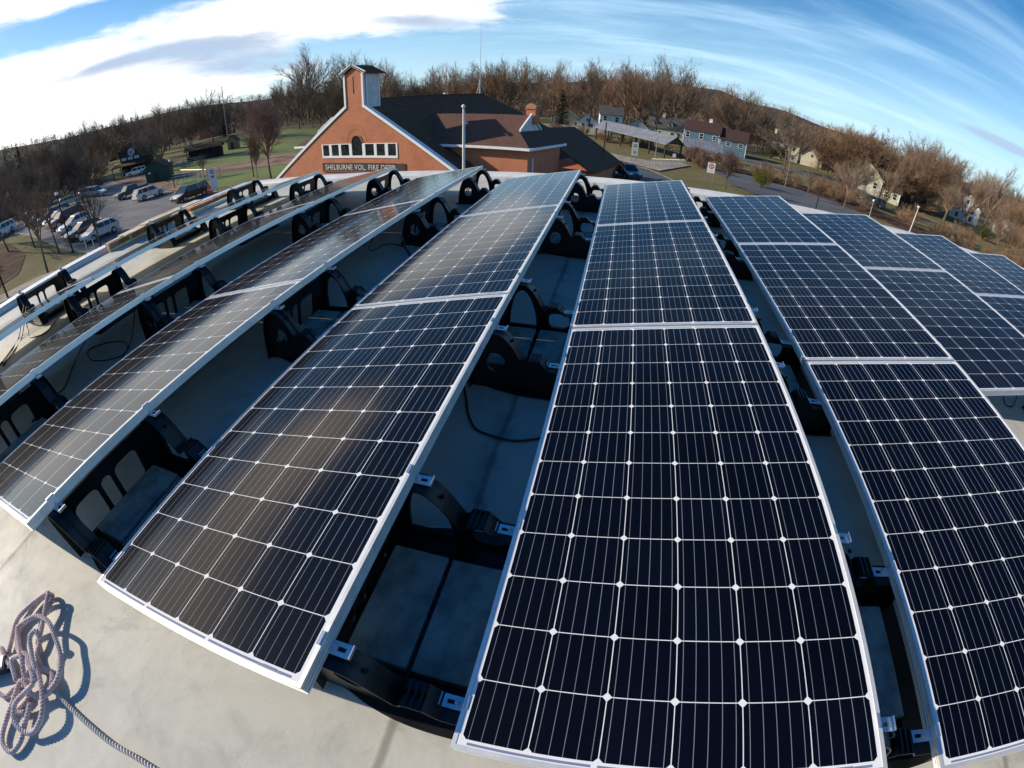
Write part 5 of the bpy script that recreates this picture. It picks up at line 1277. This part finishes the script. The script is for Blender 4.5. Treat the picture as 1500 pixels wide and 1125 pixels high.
var('brush', 13, M_BARK, M_TWIGR, H=4, spread=1.5, EW=.8, EC=.45, trunk_h=.04, up=.9, limbs=9, twigw=0.0202, dens=1.2)
var('brush2', 14, M_BARKD, M_TWIG, H=4, spread=1.6, EW=.8, EC=.45, trunk_h=.05, up=1.0, limbs=9, twigw=0.0202, dens=1.2)
var('forked', 15, M_BARKD, M_TWIGD, H=14, spread=1.2, EW=.6, EC=.5, trunk_h=.14, up=.75, limbs=6, twigw=0.0324, dens=1.4)
USED = {}
def tree(kind, x, y, h, label, wr=1.0, name='bare_tree', cat='tree', group=None, z=None, rot=None, crown=None):
    """wr: crown width stretch"""
    R_ = random.Random(int(x * 13 + y * 7)); 
    M = Tr(x, y, gz(x, y) if z is None else z) @ Rz(R_.uniform(0, 6.28) if rot is None else rot) @ Matrix.Diagonal((h * wr, h * wr, h, 1))
    root = empty(name, M, label, cat, group)
    tm, cm = VAR[kind]
    if tm: place(tm, 'trunk', root)
    o = place(cm, 'crown', root)
    return root
# evergreens: whorled drooping boughs made of needle tufts
def conifer(seed, wide=.22, tiers=26, m_=None, nm='conifer', n_b=9):
    R_ = random.Random(seed); T_, K = MB(), MB(); T_.tube([(0, 0, -.02), (0, 0, .5), (0, 0, .97)], [.016, .011, .002], 6)
    for t in range(tiers):
        f = t / tiers; z = .06 + .93 * f; L_ = wide * (1 - f) ** .8 * R_.uniform(.75, 1.15) + .012
        for k in range(n_b):
            a = 6.283 * (k + R_.random()) / n_b; l = L_ * R_.uniform(.6, 1.15); d_ = Vector((math.cos(a), math.sin(a), R_.uniform(-.35, .10)))
            nn = max(3, int(l / .012))
            for j in range(nn):
                c = Vector((0, 0, z)) + d_ * l * (j + .5) / nn + Vector((R_.gauss(0, .006), R_.gauss(0, .006), R_.gauss(0, .006)))
                for _ in range(3):
                    s_ = Vector((R_.gauss(0, 1), R_.gauss(0, 1), R_.gauss(0, .6))).normalized() * R_.uniform(.010, .022); u_ = s_.orthogonal().normalized() * .006
                    K.raw([c - u_, c + u_, c + s_ + u_ * .3, c + s_ - u_ * .3], [(0, 1, 2, 3)])
    a_, b_ = D.meshes.new(nm + '_trunk'), D.meshes.new(nm + '_crown')
    a_.from_pydata([tuple(v) for v in T_.v], [], T_.f); a_.materials.append(M_BARKD); b_.from_pydata([tuple(v) for v in K.v], [], K.f); b_.materials.append(m_ or M_NEED); return [a_, b_]
VAR['fir'] = conifer(21, .24); VAR['pine'] = conifer(22, .34, 20, M_NEEDB, 'pine', 8); VAR['cedar'] = conifer(23, .15, 24, M_NEED, 'cedar')
def leafy(seed, m_, nm, n=2600, sq=.8, leaf=.05):
    R_ = random.Random(seed); T_, K = MB(), MB(); 
    for k in range(5): a = k * 1.3; T_.tube([(0, 0, -.02), (math.cos(a) * .12, math.sin(a) * .12, .3), (math.cos(a) * .25, math.sin(a) * .25, .7)], [.03, .02, .006], 4)
    lobes = [(R_.gauss(0, .22), R_.gauss(0, .22), R_.uniform(.35, .7), R_.uniform(.22, .34)) for _ in range(9)]
    for k in range(n):
        lx, ly, lz, lr = R_.choice(lobes); v = Vector((R_.gauss(0, 1), R_.gauss(0, 1), R_.gauss(0, 1))).normalized() * lr * R_.uniform(.6, 1.05)
        c = Vector((lx, ly, lz)) + v; c.z = max(.02, c.z * 1.0)
        s_ = Vector((R_.gauss(0, 1), R_.gauss(0, 1), R_.gauss(0, 1))).normalized() * leaf; u_ = s_.orthogonal().normalized() * leaf * .4
        K.raw([c - s_ * .5, c + u_, c + s_ * .5, c - u_], [(0, 1, 2, 3)])
    a_, b_ = D.meshes.new(nm + '_stems'), D.meshes.new(nm + '_foliage')
    a_.from_pydata([tuple(v) for v in T_.v], [], T_.f); a_.materials.append(M_BARKD); b_.from_pydata([tuple(v) for v in K.v], [], K.f); b_.materials.append(m_); return [a_, b_]
VAR['ybush'] = leafy(31, M_YGL, 'ybush'); VAR['obush'] = leafy(32, M_OLIVE, 'obush')

# --- trees one can point at
tree('small1', -42.9, 16.6, 8.6, "slender bare tree at the lawn edge nearest the left kerb wall", .95)
tree('small2', -43.0, 22.4, 6.6, "slim bare tree standing in front of the silver hatchback", 1.15)
tree('small1', -49.5, 21.0, 8.9, "bare tree whose leaning trunk stands left of the black lawn post", .9)
tree('small2', -56.0, 21.2, 8.0, "bare tree at the left end of the lawn beside the kerb", 1.0)
tree('small1', -60.0, 19.5, 9.2, "bare tree rising from the shrub bed at the left edge", 1.0)
tree('small2', -68.0, 20.5, 9.6, "bare tree at the back of the shrub bed by the white car", 1.1)
tree('oak', -104.2, 77.0, 16.6, "huge spreading dark oak between the kiosk and the dugout", .95)
tree('pink', -45.0, 50.3, 12.2, "pinkish bare tree with leaning trunk left of the station gable", .95)
tree('pink', -48.7, 51.6, 7.0, "thin young tree beside the lamp post left of the station", .6)
tree('small2', -64.1, 55.1, 4.4, "small thin tree behind the yellow topped fence", .9)
tree('oak2', -124.8, 113.6, 20.5, "large dark bare tree beyond the dugout with a rounded crown", .95)
tree('oak2', -139.4, 116.7, 14.5, "dark bare tree left of the big rounded tree beyond the field", 1.0)
tree('fan2', -119.4, 160.1, 31.0, "tall pale bare tree rising left of the bell tower", 1.05, z=0)
tree('fan1', -103.9, 170.6, 27.5, "tall pale bare tree rising behind the bell tower", .95, z=-1)
tree('fan1', 15.6, 155.0, 27.6, "biggest fan shaped bare maple above the covered walkway", 1.02)
tree('tall1', -17.1, 134.9, 20.0, "bare tree with reddish crown behind the station chimney", .9)
tree('tall2', -9.6, 136.1, 21.8, "dark trunked bare tree just left of the white farmhouse", .85)
tree('tall2', -.6, 149.8, 24.0, "tall straight bare tree between farmhouse and cream cottage", .8)
tree('tall1', 4.6, 141.0, 21.0, "bare tree left of the biggest maple", .85)
tree('fan2', 9.5, 138.0, 22.4, "slim bare tree touching the left side of the biggest maple", .7)
tree('fan1', 38.0, 165.4, 22.5, "bare tree with arching limbs behind the right half of the blue house", 1.25)
tree('forked', 38.7, 111.3, 13.5, "dark forked tree in front of the cream house", 1.25)
tree('fan3', -45.3, 174.6, 27.0, "broad reddish bare tree right of the antenna", 1.0)
tree('round', 66.0, 116.4, 17.2, "large round russet tree towering over the yellow house", 1.25)
tree('round', 55.5, 118.5, 14.5, "second round russet tree on the left of the yellow house", 1.25)
tree('round', 75.5, 112.5, 14.0, "round russet tree at the right of the yellow house", 1.2)
tree('willow', 86.5, 168.2, 17.6, "golden topped willow peeping over the russet trees", 1.2, name='willow_tree')
tree('small1', 36.8, 72.9, 7.4, "grey bare bush-like tree below the yellow house", 1.3)
tree('small2', 30.6, 74.3, 4.6, "thin bare sapling right of the yellow-green bush", 1.0)
tree('pink', 13.7, 88.5, 4.6, "small reddish street tree left of the white sign plate", .95, group="small reddish trees along the pavement")
tree('pink', 14.6, 84.1, 4.4, "small reddish street tree directly behind the do not enter sign", .95, group="small reddish trees along the pavement")
tree('pink', 12.6, 90.0, 4.0, "small reddish street tree nearest the covered walkway", 1.0, group="small reddish trees along the pavement")
tree('pink', 14.7, 63.4, 6.0, "small reddish tree on the lawn strip right of the do not enter sign", .85, group="small reddish trees along the pavement")
tree('pink', 18.5, 91.5, 3.6, "small reddish tree before the shorter walkway roof", 1.2, group="small reddish trees along the pavement")
tree('fir', 86.0, 122.8, 14.5, "dark green fir standing out of the russet trees on the right", 1.2, name='fir_tree')
tree('fir', -16.4, 129.2, 11.5, "dark green spruce by the board fence behind the station wing", 1.25, name='spruce_tree')
tree('cedar', 64.3, 128.0, 8.2, "dark cedar at the right end of the cream garage", 1.5, name='cedar_tree')
tree('pine', 81.5, 127.0, 9.5, "bright green pine top among the russet trees", 1.0, name='pine_tree')
tree('ybush', 23.0, 74.9, 3.0, "yellow-green rounded bush beside the curving drive", 1.05, name='bush', cat='bush')
tree('obush', 50.4, 150.4, 4.8, "olive green shrub on the left of the cream house", 1.0, name='bush', cat='bush')
tree('obush', 43.3, 138.5, 4.6, "olive green shrub just right of the blue house", 1.1, name='bush', cat='bush')
tree('obush', 84.0, 93.0, 3.4, "yellow green shrub at the right picture edge", 1.1, name='bush', cat='bush')
tree('fan1', 44.5, 87.0, 9.5, "thin bare tree whose branches cross the yellow house", 1.1)
tree('small1', 50.0, 93.0, 9.0, "slim bare tree directly in front of the yellow gable", 1.2)
tree('fan2', 55.5, 92.0, 10.5, "bare tree before the lower wing of the yellow house", 1.0)
tree('small2', 76.5, 99.0, 9.5, "bare tree before the white gabled house far right", 1.3)
tree('fan2', 80.0, 104.0, 11.0, "taller bare tree left of the white gabled house far right", 1.0)
tree('small1', 93.0, 101.0, 9.0, "bare tree before the small white house at the right edge", 1.3)
# --- belts of bare trees behind everything; skyline heights by bearing
SKY = [(-80, 4.0), (-69.8, 4.1), (-66.1, 4.4), (-62.7, 3.6), (-59.0, 4.0), (-55.0, 3.6), (-50.9, 4.0), (-46.4, 4.6), (-41.6, 3.2), (-39.6, 4.6), (-35.9, 5.6), (-30.7, 5.9), (-28.0, 5.7), (-25.7, 5.8), (-21.9, 5.4), (-18.0, 5.4), (-13.4, 6.3), (-10.2, 5.4), (-7.5, 5.9), (-3.7, 6.3), (1.0, 6.0), (5.9, 6.2), (8.7, 5.7), (10.7, 5.2), (13.2, 4.4), (16.8, 3.4), (20.8, 4.2), (21.9, 3.0), (24.8, 3.8), (27.8, 3.8), (30.2, 3.0), (32.7, 3.9), (35.2, 4.4), (38.0, 4.8), (40.5, 4.0), (42.7, 4.0), (46, 3.8), (56, 4)]
RB_ = random.Random(77)
belt = []
def free(x, y, rr=7):
    for hx, hy in ((19, 124), (26, 122), (-5, 145), (3, 137), (12, 150), (-17, 146), (-10, 141), (51, 154), (58, 149), (58, 111), (66, 106), (102, 129), (115, 124), (0, 75), (-106, 72), (-95, 80), (-97, 95), (-168, 160)):
        if math.hypot(x - hx, y - hy) < rr: return False
    return True
def hides(a, r, R_):
    for ah, rh in ((37.5, 158), (42.3, 165), (27.8, 118), (31.6, 120), (17.8, 158), (21, 155)):
        if abs(a - ah) < 2.3 and r < rh and R_.random() < .8: return True
    return False
kinds_c = ['fan1', 'fan2', 'fan3', 'tall1', 'tall2']
for k in range(105):
    a = -74 + 124 * (k + RB_.random()) / 105
    r = {0: RB_.uniform(165, 190), 1: RB_.uniform(195, 225), 2: RB_.uniform(225, 240)}[k % 3]
    if a < -44: r = RB_.uniform(150, 235)
    if a > 24: r = RB_.uniform(135, 215)
    x, y = r * math.sin(rad(a)), r * math.cos(rad(a)); z = gz(x, y) if r < 235 else gz(x, y)
    if not free(x, y) or (r > 100 and hides(a, r, RB_)): continue
    e = (lerp_tab(SKY, a) + (.8 if a > 24 else .35)) * RB_.choice([.62, .75, .85, .95, 1.05]) * RB_.uniform(.93, 1.05); h = 1.18 + r * math.tan(rad(e)) - z
    if -52 < a < -38 and r < 200: continue
    kd = RB_.choice(kinds_c if a < 22 else ['fan3', 'fan2', 'fan1', 'fan2', 'tall1']) if a > -44 else RB_.choice(['oak2', 'fan3', 'fan2', 'tall2', 'fir' if RB_.random() < .5 else 'oak2'])
    if kd == 'fir': h = min(h, 15)
    tree(kd, x, y, h, {'fir': "dark evergreen standing in the tree belt beyond the left field"}.get(kd, "tall bare tree in the brown belt along the skyline"), RB_.uniform(.8, 1.1),
         name='evergreen_tree' if kd == 'fir' else 'bare_tree', group="evergreens in the left tree belt" if kd == 'fir' else "bare trees of the skyline belt")
# lower brush and saplings: left lot margin, the far left, the right slope, behind the walkway
def brush(n, f, hlo, hhi, kinds, label, group, seed, name='bare_shrub'):
    R_ = random.Random(seed)
    for _ in range(n):
        x, y = f(R_)
        if not free(x, y, 8) or (hhi > 4.5 and x > 0 and hides(math.degrees(math.atan2(x, y)), math.hypot(x, y), R_)): continue
        tree(R_.choice(kinds), x, y, R_.uniform(hlo, hhi), label, R_.uniform(.9, 1.3), name=name, cat='shrub' if 'shrub' in name else 'tree', group=group)
brush(16, lambda R_: (R_.uniform(-76, -50), R_.uniform(8, 17)), 1.6, 3.2, ['brush', 'brush2'], "low bare shrub in the planting bed at the left edge", "low shrubs in the left bed", 5)
brush(34, lambda R_: (lambda a, r: (r * math.sin(rad(a)), r * math.cos(rad(a))))(R_.uniform(-74, -61.5), R_.uniform(108, 150)), 5, 11, ['brush2', 'small1', 'pink', 'oak2'], "grey-brown bare tree in the thicket beyond the far end of the lot", "thicket beyond the lot", 6, 'bare_tree')
brush(14, lambda R_: (lambda a, r: (r * math.sin(rad(a)), r * math.cos(rad(a))))(R_.uniform(-76, -69), R_.uniform(84, 112)), 4, 8, ['brush2', 'small1', 'small2'], "bare tree in the strip beyond the white car at left", "strip behind the white car", 16, 'bare_tree')
brush(46, lambda R_: (lambda a, r: (r * math.sin(rad(a)), r * math.cos(rad(a))))(R_.uniform(17, 47), R_.uniform(88, 108)), 1.8, 4.2, ['brush', 'brush', 'brush2'], "reddish bare shrub on the slope beyond the drive", "reddish shrubs on the right slope", 7)
brush(26, lambda R_: (lambda a, r: (r * math.sin(rad(a)), r * math.cos(rad(a))))(R_.uniform(26, 48), R_.uniform(110, 135)), 5, 9, ['fan1', 'fan3', 'pink', 'fan3'], "russet bare tree on the slope above the roof edge at right", "russet trees on the right slope", 8, 'bare_tree')
brush(22, lambda R_: (R_.uniform(-19, 22), R_.uniform(108, 124)), 1.5, 3.4, ['brush', 'brush2'], "brown shrub in the strip behind the covered walkway", "shrubs behind the walkway", 9)
brush(14, lambda R_: (R_.uniform(12, 30), R_.uniform(88, 98)), 1.5, 3.4, ['brush', 'brush'], "reddish shrub between the bike rack and the drive", "shrubs by the drive", 10)
brush(38, lambda R_: (lambda a, r: (r * math.sin(rad(a)), r * math.cos(rad(a))))(R_.uniform(22, 47), R_.uniform(138, 168)), 11, 17, ['fan2', 'fan3', 'fan1'], "tall russet tree higher up the right slope", "tall russet trees on the right", 11, 'bare_tree')
brush(10, lambda R_: (lambda a, r: (r * math.sin(rad(a)), r * math.cos(rad(a))))(R_.uniform(14, 24), R_.uniform(165, 200)), 7, 12, ['fan3', 'fan1', 'tall1'], "brown tree on the rise above the blue and cream houses", "brown trees on the rise", 12, 'bare_tree')
# --- the far wooded hill, nobody could count it
WB = MB(); RH = random.Random(5)
def tuft(mb_, x, y, z, h, conif):
    n_ = 26 if not conif else 20
    for _ in range(n_):
        if conif: f = RH.random(); c = Vector((x + RH.gauss(0, .16 * h * (1 - f)), y + RH.gauss(0, .16 * h * (1 - f)), z + h * f))
        else: c = Vector((x + RH.gauss(0, .26 * h), y + RH.gauss(0, .26 * h), z + h * RH.uniform(.25, 1) ** .7))
        s_ = Vector((RH.gauss(0, 1), RH.gauss(0, 1), RH.gauss(0, 1.6))).normalized() * h * .16; u_ = s_.orthogonal().normalized() * h * (.016 if not conif else .05)
        mb_.raw([c - u_, c + u_, c + s_], [(0, 1, 2)])
    mb_.raw([(x - .1, y, z), (x + .1, y, z), (x, y, z + h * .8)], [(0, 1, 2)])
CB = MB()
def hillz(a, r):
    e = lerp_tab(HILL, a); top = 960 * math.tan(rad(e)); 
    for (r0_, h0), (r1_, h1) in zip(list(zip(RR, H))[2:], list(zip(RR, H))[3:]):
        if r0_ <= r <= r1_: hh = h0 + (h1 - h0) * (r - r0_) / (r1_ - r0_); return -3.5 + (top + 3) * hh
    return -3.5
for k in range(8000):
    a = RH.uniform(-78, 54); r = 245 + 760 * RH.random() ** 1.3
    x, y = r * math.sin(rad(a)), r * math.cos(rad(a)); z = (hillz(a, r) if r > 420 else gz(x * 240 / r, y * 240 / r)) - 1
    cf = RH.random() < (.45 if a < -55 else .12)
    tuft(CB if cf else WB, x, y, z, RH.uniform(7, 12), cf)
tag(WB.build("far_woods", M_TWIGR), "far bare brown woods covering the hill along the horizon", "woods", kind='stuff')
tag(CB.build("far_evergreen_woods", M_NEED), "far dark evergreens mixed into the woods on the hill", "woods", kind='stuff')
# ================================================================= SMALL THINGS ON THE ROOF
def tpt(p): return T4 @ Vector(p)
def ccurve(pts, n=8): return [Vector(p) for p in curve([tuple(p) for p in pts], n)]
def cable(pts, label, r=.0045, name='cable', n=8):
    o = empty(name, T4 @ Tr(*pts[0]), label, "cable")
    P_ = [p - Vector(pts[0]) for p in ccurve(pts, n)]
    m_ = MB(); m_.tube(P_, r, 8); c = m_.build("sheath", M_RUB, o, smooth=True)
    # moulded plug on one end
    m_ = MB(); a, b_ = P_[-1], P_[-2]; d_ = (a - b_).normalized(); m_.tube([a, a + d_ * .02, a + d_ * .05], [r * 1.7, r * 2.0, r * 1.5], 8); m_.build("plug", M_RUB, o)
    return o
zr = ROOFZ + .006
cable([(-.56, 1.62, .02), (-.50, 1.60, -.10), (-.474, 1.58, zr + .01), (-.432, 1.493, zr), (-.397, 1.405, zr), (-.348, 1.322, zr), (-.312, 1.288, zr), (-.26, 1.272, zr), (-.194, 1.26, zr), (-.133, 1.261, zr), (-.076, 1.279, zr), (-.029, 1.307, zr), (.04, 1.35, -.15), (.08, 1.39, -.10)], "black cable looping on the shaded roof between the brown row and middle row", .0055)
cable([(3.17, 2.40, -.06), (3.20, 2.31, -.12), (3.22, 2.22, zr), (3.28, 2.20, zr), (3.36, 2.25, zr), (3.43, 2.34, -.15), (3.40, 2.44, -.06)], "black cable loop below the near end of the seventh panel row", .005)
cable([(-1.60, 3.30, .05), (-1.52, 3.18, -.05), (-1.46, 3.16, zr), (-1.60, 3.40, zr), (-1.75, 3.55, zr), (-1.92, 3.60, zr), (-1.98, 3.42, zr), (-1.90, 3.22, -.1), (-1.80, 3.15, .02)], "black cable hanging under the third panel row near its far seam", .005)
cable([(-3.06, 1.62, .1), (-3.10, 1.52, -.1), (-3.12, 1.42, zr), (-3.16, 1.31, zr), (-3.40, 1.25, zr), (-3.62, 1.34, zr), (-3.56, 1.45, zr), (-3.32, 1.52, zr + .006), (-3.15, 1.46, zr + .006), (-3.05, 1.30, zr)], "black cable coiled on the roof in the second panel gap from the left", .005)
cable([(-3.60, 1.60, .08), (-3.68, 1.50, -.06), (-3.74, 1.32, zr), (-3.52, 1.11, zr), (-3.32, .93, zr), (-3.29, .81, zr), (-3.22, .60, zr)], "long black cable dropping from the second panel row to the roof", .005)
for dx, l in ((0, "thinner left black plug lead on the sunlit roof at the left edge"), (.09, "right black plug lead on the sunlit roof at the left edge")):
    cable([(-5.50 + dx, 1.66, .10), (-5.44 + dx, 1.55, -.02), (-5.26 + dx, 1.32, zr), (-5.02 + dx, 1.12, zr), (-4.86 + dx, .95, zr)], l, .006)
cable([(-4.95, 2.05, .1), (-5.05, 1.98, -.05), (-5.12, 1.85, zr), (-4.88, 1.58, zr), (-4.80, 1.45, zr), (-5.0, 1.36, zr), (-5.3, 1.46, zr), (-5.42, 1.55, -.05), (-5.46, 1.62, .1)], "black cable arc on the sunlit roof in the first panel gap", .006)
jb = empty("junction_box", T4 @ Tr(-5.36, 1.80, ROOFZ + .004) @ Rz(.5), "small white junction box on the sunlit roof in the first panel gap", "junction box")
m_ = MB(); m_.box((-.09, -.06, 0), (.09, .06, .07)); m_.build("box", M_SIGNW, jb, bevel=.006); m_ = MB(); m_.box((-.095, -.065, .0705), (.095, .065, .082)); m_.build("lid", M_WTRIM, jb, bevel=.003)

# ---- rope: three laid strands following a tangled line
def rope_mesh(path, R_=.0100, pitch=.040, nside=7, step=.0035):
    """three strands twisted round a smooth path"""
    P_ = ccurve(path, 14); 
    d_ = [0]
    for a, c in zip(P_, P_[1:]): d_.append(d_[-1] + (c - a).length)
    n = int(d_[-1] / step); pts = []; j = 0
    for k in range(n + 1):
        s_ = d_[-1] * k / n
        while j < len(d_) - 2 and d_[j + 1] < s_: j += 1
        t = (s_ - d_[j]) / max(1e-9, d_[j + 1] - d_[j]); pts.append(P_[j].lerp(P_[j + 1], min(1, t)))
    t0 = (pts[1] - pts[0]).normalized(); u = t0.orthogonal().normalized(); fr = []
    for i, p in enumerate(pts):
        t = (pts[min(i + 1, n)] - pts[max(i - 1, 0)]).normalized(); u = (u - t * u.dot(t)).normalized(); fr.append((p, u.copy(), t.cross(u)))
    m_ = MB()
    for s_ in range(3):
        line = []
        for i, (p, u, v) in enumerate(fr):
            a = 2 * math.pi * (i * step / pitch + s_ / 3); line.append(p + (u * math.cos(a) + v * math.sin(a)) * R_ * .64)
        m_.tube(line, R_ * .45, nside)
    return m_
def rope_mat(name, c1, c2):
    m, b, p = mat(name); co = b.coord(); n = b.noise(co, 22, 5, .75); n2 = b.noise(co, 400, 3, .7)
    b.put(p.inputs['Base Color'], b.mix(b.ss(n, .35, .7), c1, c2)); p.inputs['Roughness'].default_value = .95; p.inputs['Sheen Weight'].default_value = .3
    b.put(p.inputs['Normal'], b.bump(n2, .8, .001)); return m
M_ROPE = rope_mat("worn_pinkish_rope", (.58, .43, .41), (.82, .69, .66)); M_ROPE2 = rope_mat("pale_grey_rope", (.50, .46, .43), (.66, .62, .58))
ROPE_PX = None
ROPE_PATH = [(-1.3787, -0.4275, -0.188), (-1.3782, -0.4628, -0.17), (-1.3528, -0.387, -0.155), (-1.3936, -0.3155, -0.15), (-1.4794, -0.2688, -0.14), (-1.5527, -0.2429, -0.13), (-1.6533, -0.2624, -0.14), (-1.7161, -0.3386, -0.15), (-1.7028, -0.3657, -0.15), (-1.5676, -0.4254, -0.14), (-1.5152, -0.4696, -0.16), (-1.4771, -0.4559, -0.17), (-1.4617, -0.426, -0.15), (-1.5353, -0.3815, -0.14), (-1.5899, -0.3384, -0.13), (-1.5781, -0.3018, -0.125), (-1.5569, -0.313, -0.14), (-1.6028, -0.2659, -0.15), (-1.6669, -0.1888, -0.15), (-1.6965, -0.1556, -0.15), (-1.7482, -0.2034, -0.165), (-1.7848, -0.3014, -0.17), (-1.7897, -0.3515, -0.18), (-1.7353, -0.4399, -0.186), (-1.7276, -0.4701, -0.186), (-1.77, -0.4693, -0.18), (-1.6588, -0.4886, -0.17), (-1.6324, -0.4912, -0.18), (-1.575, -0.5126, -0.18), (-1.6398, -0.466, -0.16), (-1.6068, -0.431, -0.15), (-1.5684, -0.4015, -0.14), (-1.4831, -0.4079, -0.15), (-1.4078, -0.4387, -0.15), (-1.3426, -0.4872, -0.15), (-1.3194, -0.5409, -0.16), (-1.339, -0.6029, -0.175), (-1.3838, -0.625, -0.17), (-1.4338, -0.6187, -0.16), (-1.4728, -0.5706, -0.155), (-1.4526, -0.4979, -0.15), (-1.4401, -0.4491, -0.14), (-1.55, -0.4168, -0.15), (-1.6689, -0.4208, -0.18), (-1.739, -0.3812, -0.185), (-1.7604, -0.3127, -0.186), (-1.7601, -0.2045, -0.185), (-1.7131, -0.1514, -0.18), (-1.6629, -0.1903, -0.17), (-1.6406, -0.2652, -0.17), (-1.5852, -0.3374, -0.18), (-1.5657, -0.3721, -0.186), (-1.5, -0.3977, -0.186), (-1.4245, -0.3867, -0.18), (-1.3802, -0.4262, -0.17), (-1.4, -0.4793, -0.18), (-1.4437, -0.4971, -0.17), (-1.5205, -0.4889, -0.16), (-1.5223, -0.5749, -0.18), (-1.4871, -0.6903, -0.186), (-1.4469, -0.7279, -0.186), (-1.3889, -0.72, -0.186), (-1.3767, -0.659, -0.184), (-1.3989, -0.6005, -0.18), (-1.4216, -0.5289, -0.17), (-1.4416, -0.5719, -0.188), (-1.4815, -0.591, -0.188), (-1.4708, -0.521, -0.188), (-1.5564, -0.5298, -0.186), (-1.5787, -0.5882, -0.188), (-1.621, -0.6041, -0.188)]
ROPE_TAIL = [(-1.3703, -0.4271, -0.186), (-1.2837, -0.4306, -0.19), (-1.195, -0.4325, -0.19), (-1.0288, -0.4292, -0.19), (-0.9178, -0.4144, -0.19), (-0.8272, -0.4072, -0.19), (-0.6521, -0.3925, -0.19)]
DEV = [(-1.7097, -0.5121, -0.17), (-1.6347, -0.5069, -0.17), (-1.6055, -0.542, -0.17), (-1.6428, -0.5622, -0.17)]
def place_rope(path, label, m_, name, R_):
    o0 = Vector(path[0]); r_ = empty(name, T4 @ Tr(*o0), label, "rope")
    mb_ = rope_mesh([Vector(p) - o0 for p in path], R_); mb_.build("rope_line" if name == 'rope_tail' else "coil", m_, r_, smooth=True); return r_
rp = place_rope(ROPE_PATH, "tangled heap of pinkish twisted rope with a pale tail running off across the roof", M_ROPE, "rope", .0100)
o0 = Vector(ROPE_PATH[0]); rope_mesh([Vector(p) - o0 for p in ROPE_TAIL], .0090).build("tail", M_ROPE2, rp, smooth=True)
dc = (Vector(DEV[0]) + Vector(DEV[2])) / 2
dv = empty("rope_device", T4 @ Tr(dc.x - .05, dc.y, ROOFZ + .005) @ Rz(.75), "dark blue rope adjuster with a white tag under the rope heap at the left edge", "rope adjuster")
m_ = MB(); m_.box((-.09, -.032, 0), (.05, .032, .04)); m_.build("body", simple("dark_navy_plastic", (.012, .016, .035), .4), dv, bevel=.008)
m_ = MB(); m_.box((.0, -.024, .0405), (.042, .024, .042)); m_.build("white_tag", M_SIGNW, dv)
m_ = MB(); m_.box((.012, -.016, .0421), (.016, .010, .0425)); m_.box((.022, -.012, .0421), (.030, .014, .0425)); m_.build("tag_print", M_RED, dv)
m_ = MB(); m_.tube([(.05 + .03 * math.sin(rad(t)), .02 * math.cos(rad(t)), .022) for t in range(0, 181, 20)], .005, 8); m_.build("shackle", M_ALU, dv, smooth=True)

# ---- lumber by the kerb wall: an open stud frame with plywood leaning on it
M_PLY = simple("raw_plywood", (.74, .60, .42), .75, var=.15, nscale=4); M_STUD = simple("orange_brown_pine", (.46, .22, .10), .8, var=.25, nscale=9)
lf = empty("timber_frame", T4 @ Tr(-6.73, 3.50, ROOFZ + .003), "open orange-brown timber frame lying against the left kerb wall", "timber frame")
for nm, a, c in (("rail", (0, 0, .0), (.05, 1.30, .035)), ("rail", (0, 0, .110), (.07, 1.30, .140)), ("back_board", (-.028, .0, .0), (-.004, 1.30, .140))):
    m_ = MB(); m_.box(a, c); m_.build(nm, M_STUD if nm != 'rail' else M_PLY, lf, bevel=.002)
for k in range(4): m_ = MB(); m_.box((0, .0 + k * .42, .036), (.045, .036 + k * .42, .109)); m_.build("stud", M_PLY, lf, bevel=.002)
def rough_board(name, x, y, L_, w_, th, z, rot, label, m__, tiltx=0):
    o = empty(name, T4 @ Tr(x, y, z) @ Rz(rot) @ Matrix.Rotation(tiltx, 4, 'Y'), label, "board")
    R_ = random.Random(int(x * 100 + y * 10)); nseg = 8
    t_ = [(R_.uniform(-.02, .02), R_.uniform(-.02, .02)) for _ in range(nseg + 1)]
    poly = [(t_[k][0], L_ * k / nseg) for k in range(nseg + 1)] + [(w_ + t_[k][1], L_ * k / nseg) for k in range(nseg, -1, -1)]
    m_ = MB(); m_.prism(poly, 2, 0, th); m_.build("board", m__, o, bevel=.003)
    m_ = MB(); m_.box((w_ * .3, L_ * .2, th + .0005), (w_ * .34, L_ * .8, th + .004)); m_.build("pencil_batten", M_STUD, o)
    return o
rough_board("plywood_sheet", -6.76, 3.75, 1.15, .26, .018, ROOFZ + .146, 0, "lowest pale plywood sheet on top of the timber frame", M_PLY)
rough_board("plywood_sheet", -6.72, 4.15, 1.20, .24, .018, ROOFZ + .170, -.03, "topmost jagged plywood sheet on the timber frame", M_PLY)
rough_board("plank_stack", -6.72, 5.04, 1.15, .30, .05, ROOFZ + .003, 0, "tan plank lying between the kerb wall and the second left mount", M_PLY)
rough_board("plank_stack", -6.74, 5.10, 1.05, .20, .045, ROOFZ + .058, .02, "thicker brown plank on top of the tan plank by the kerb wall", M_STUD)
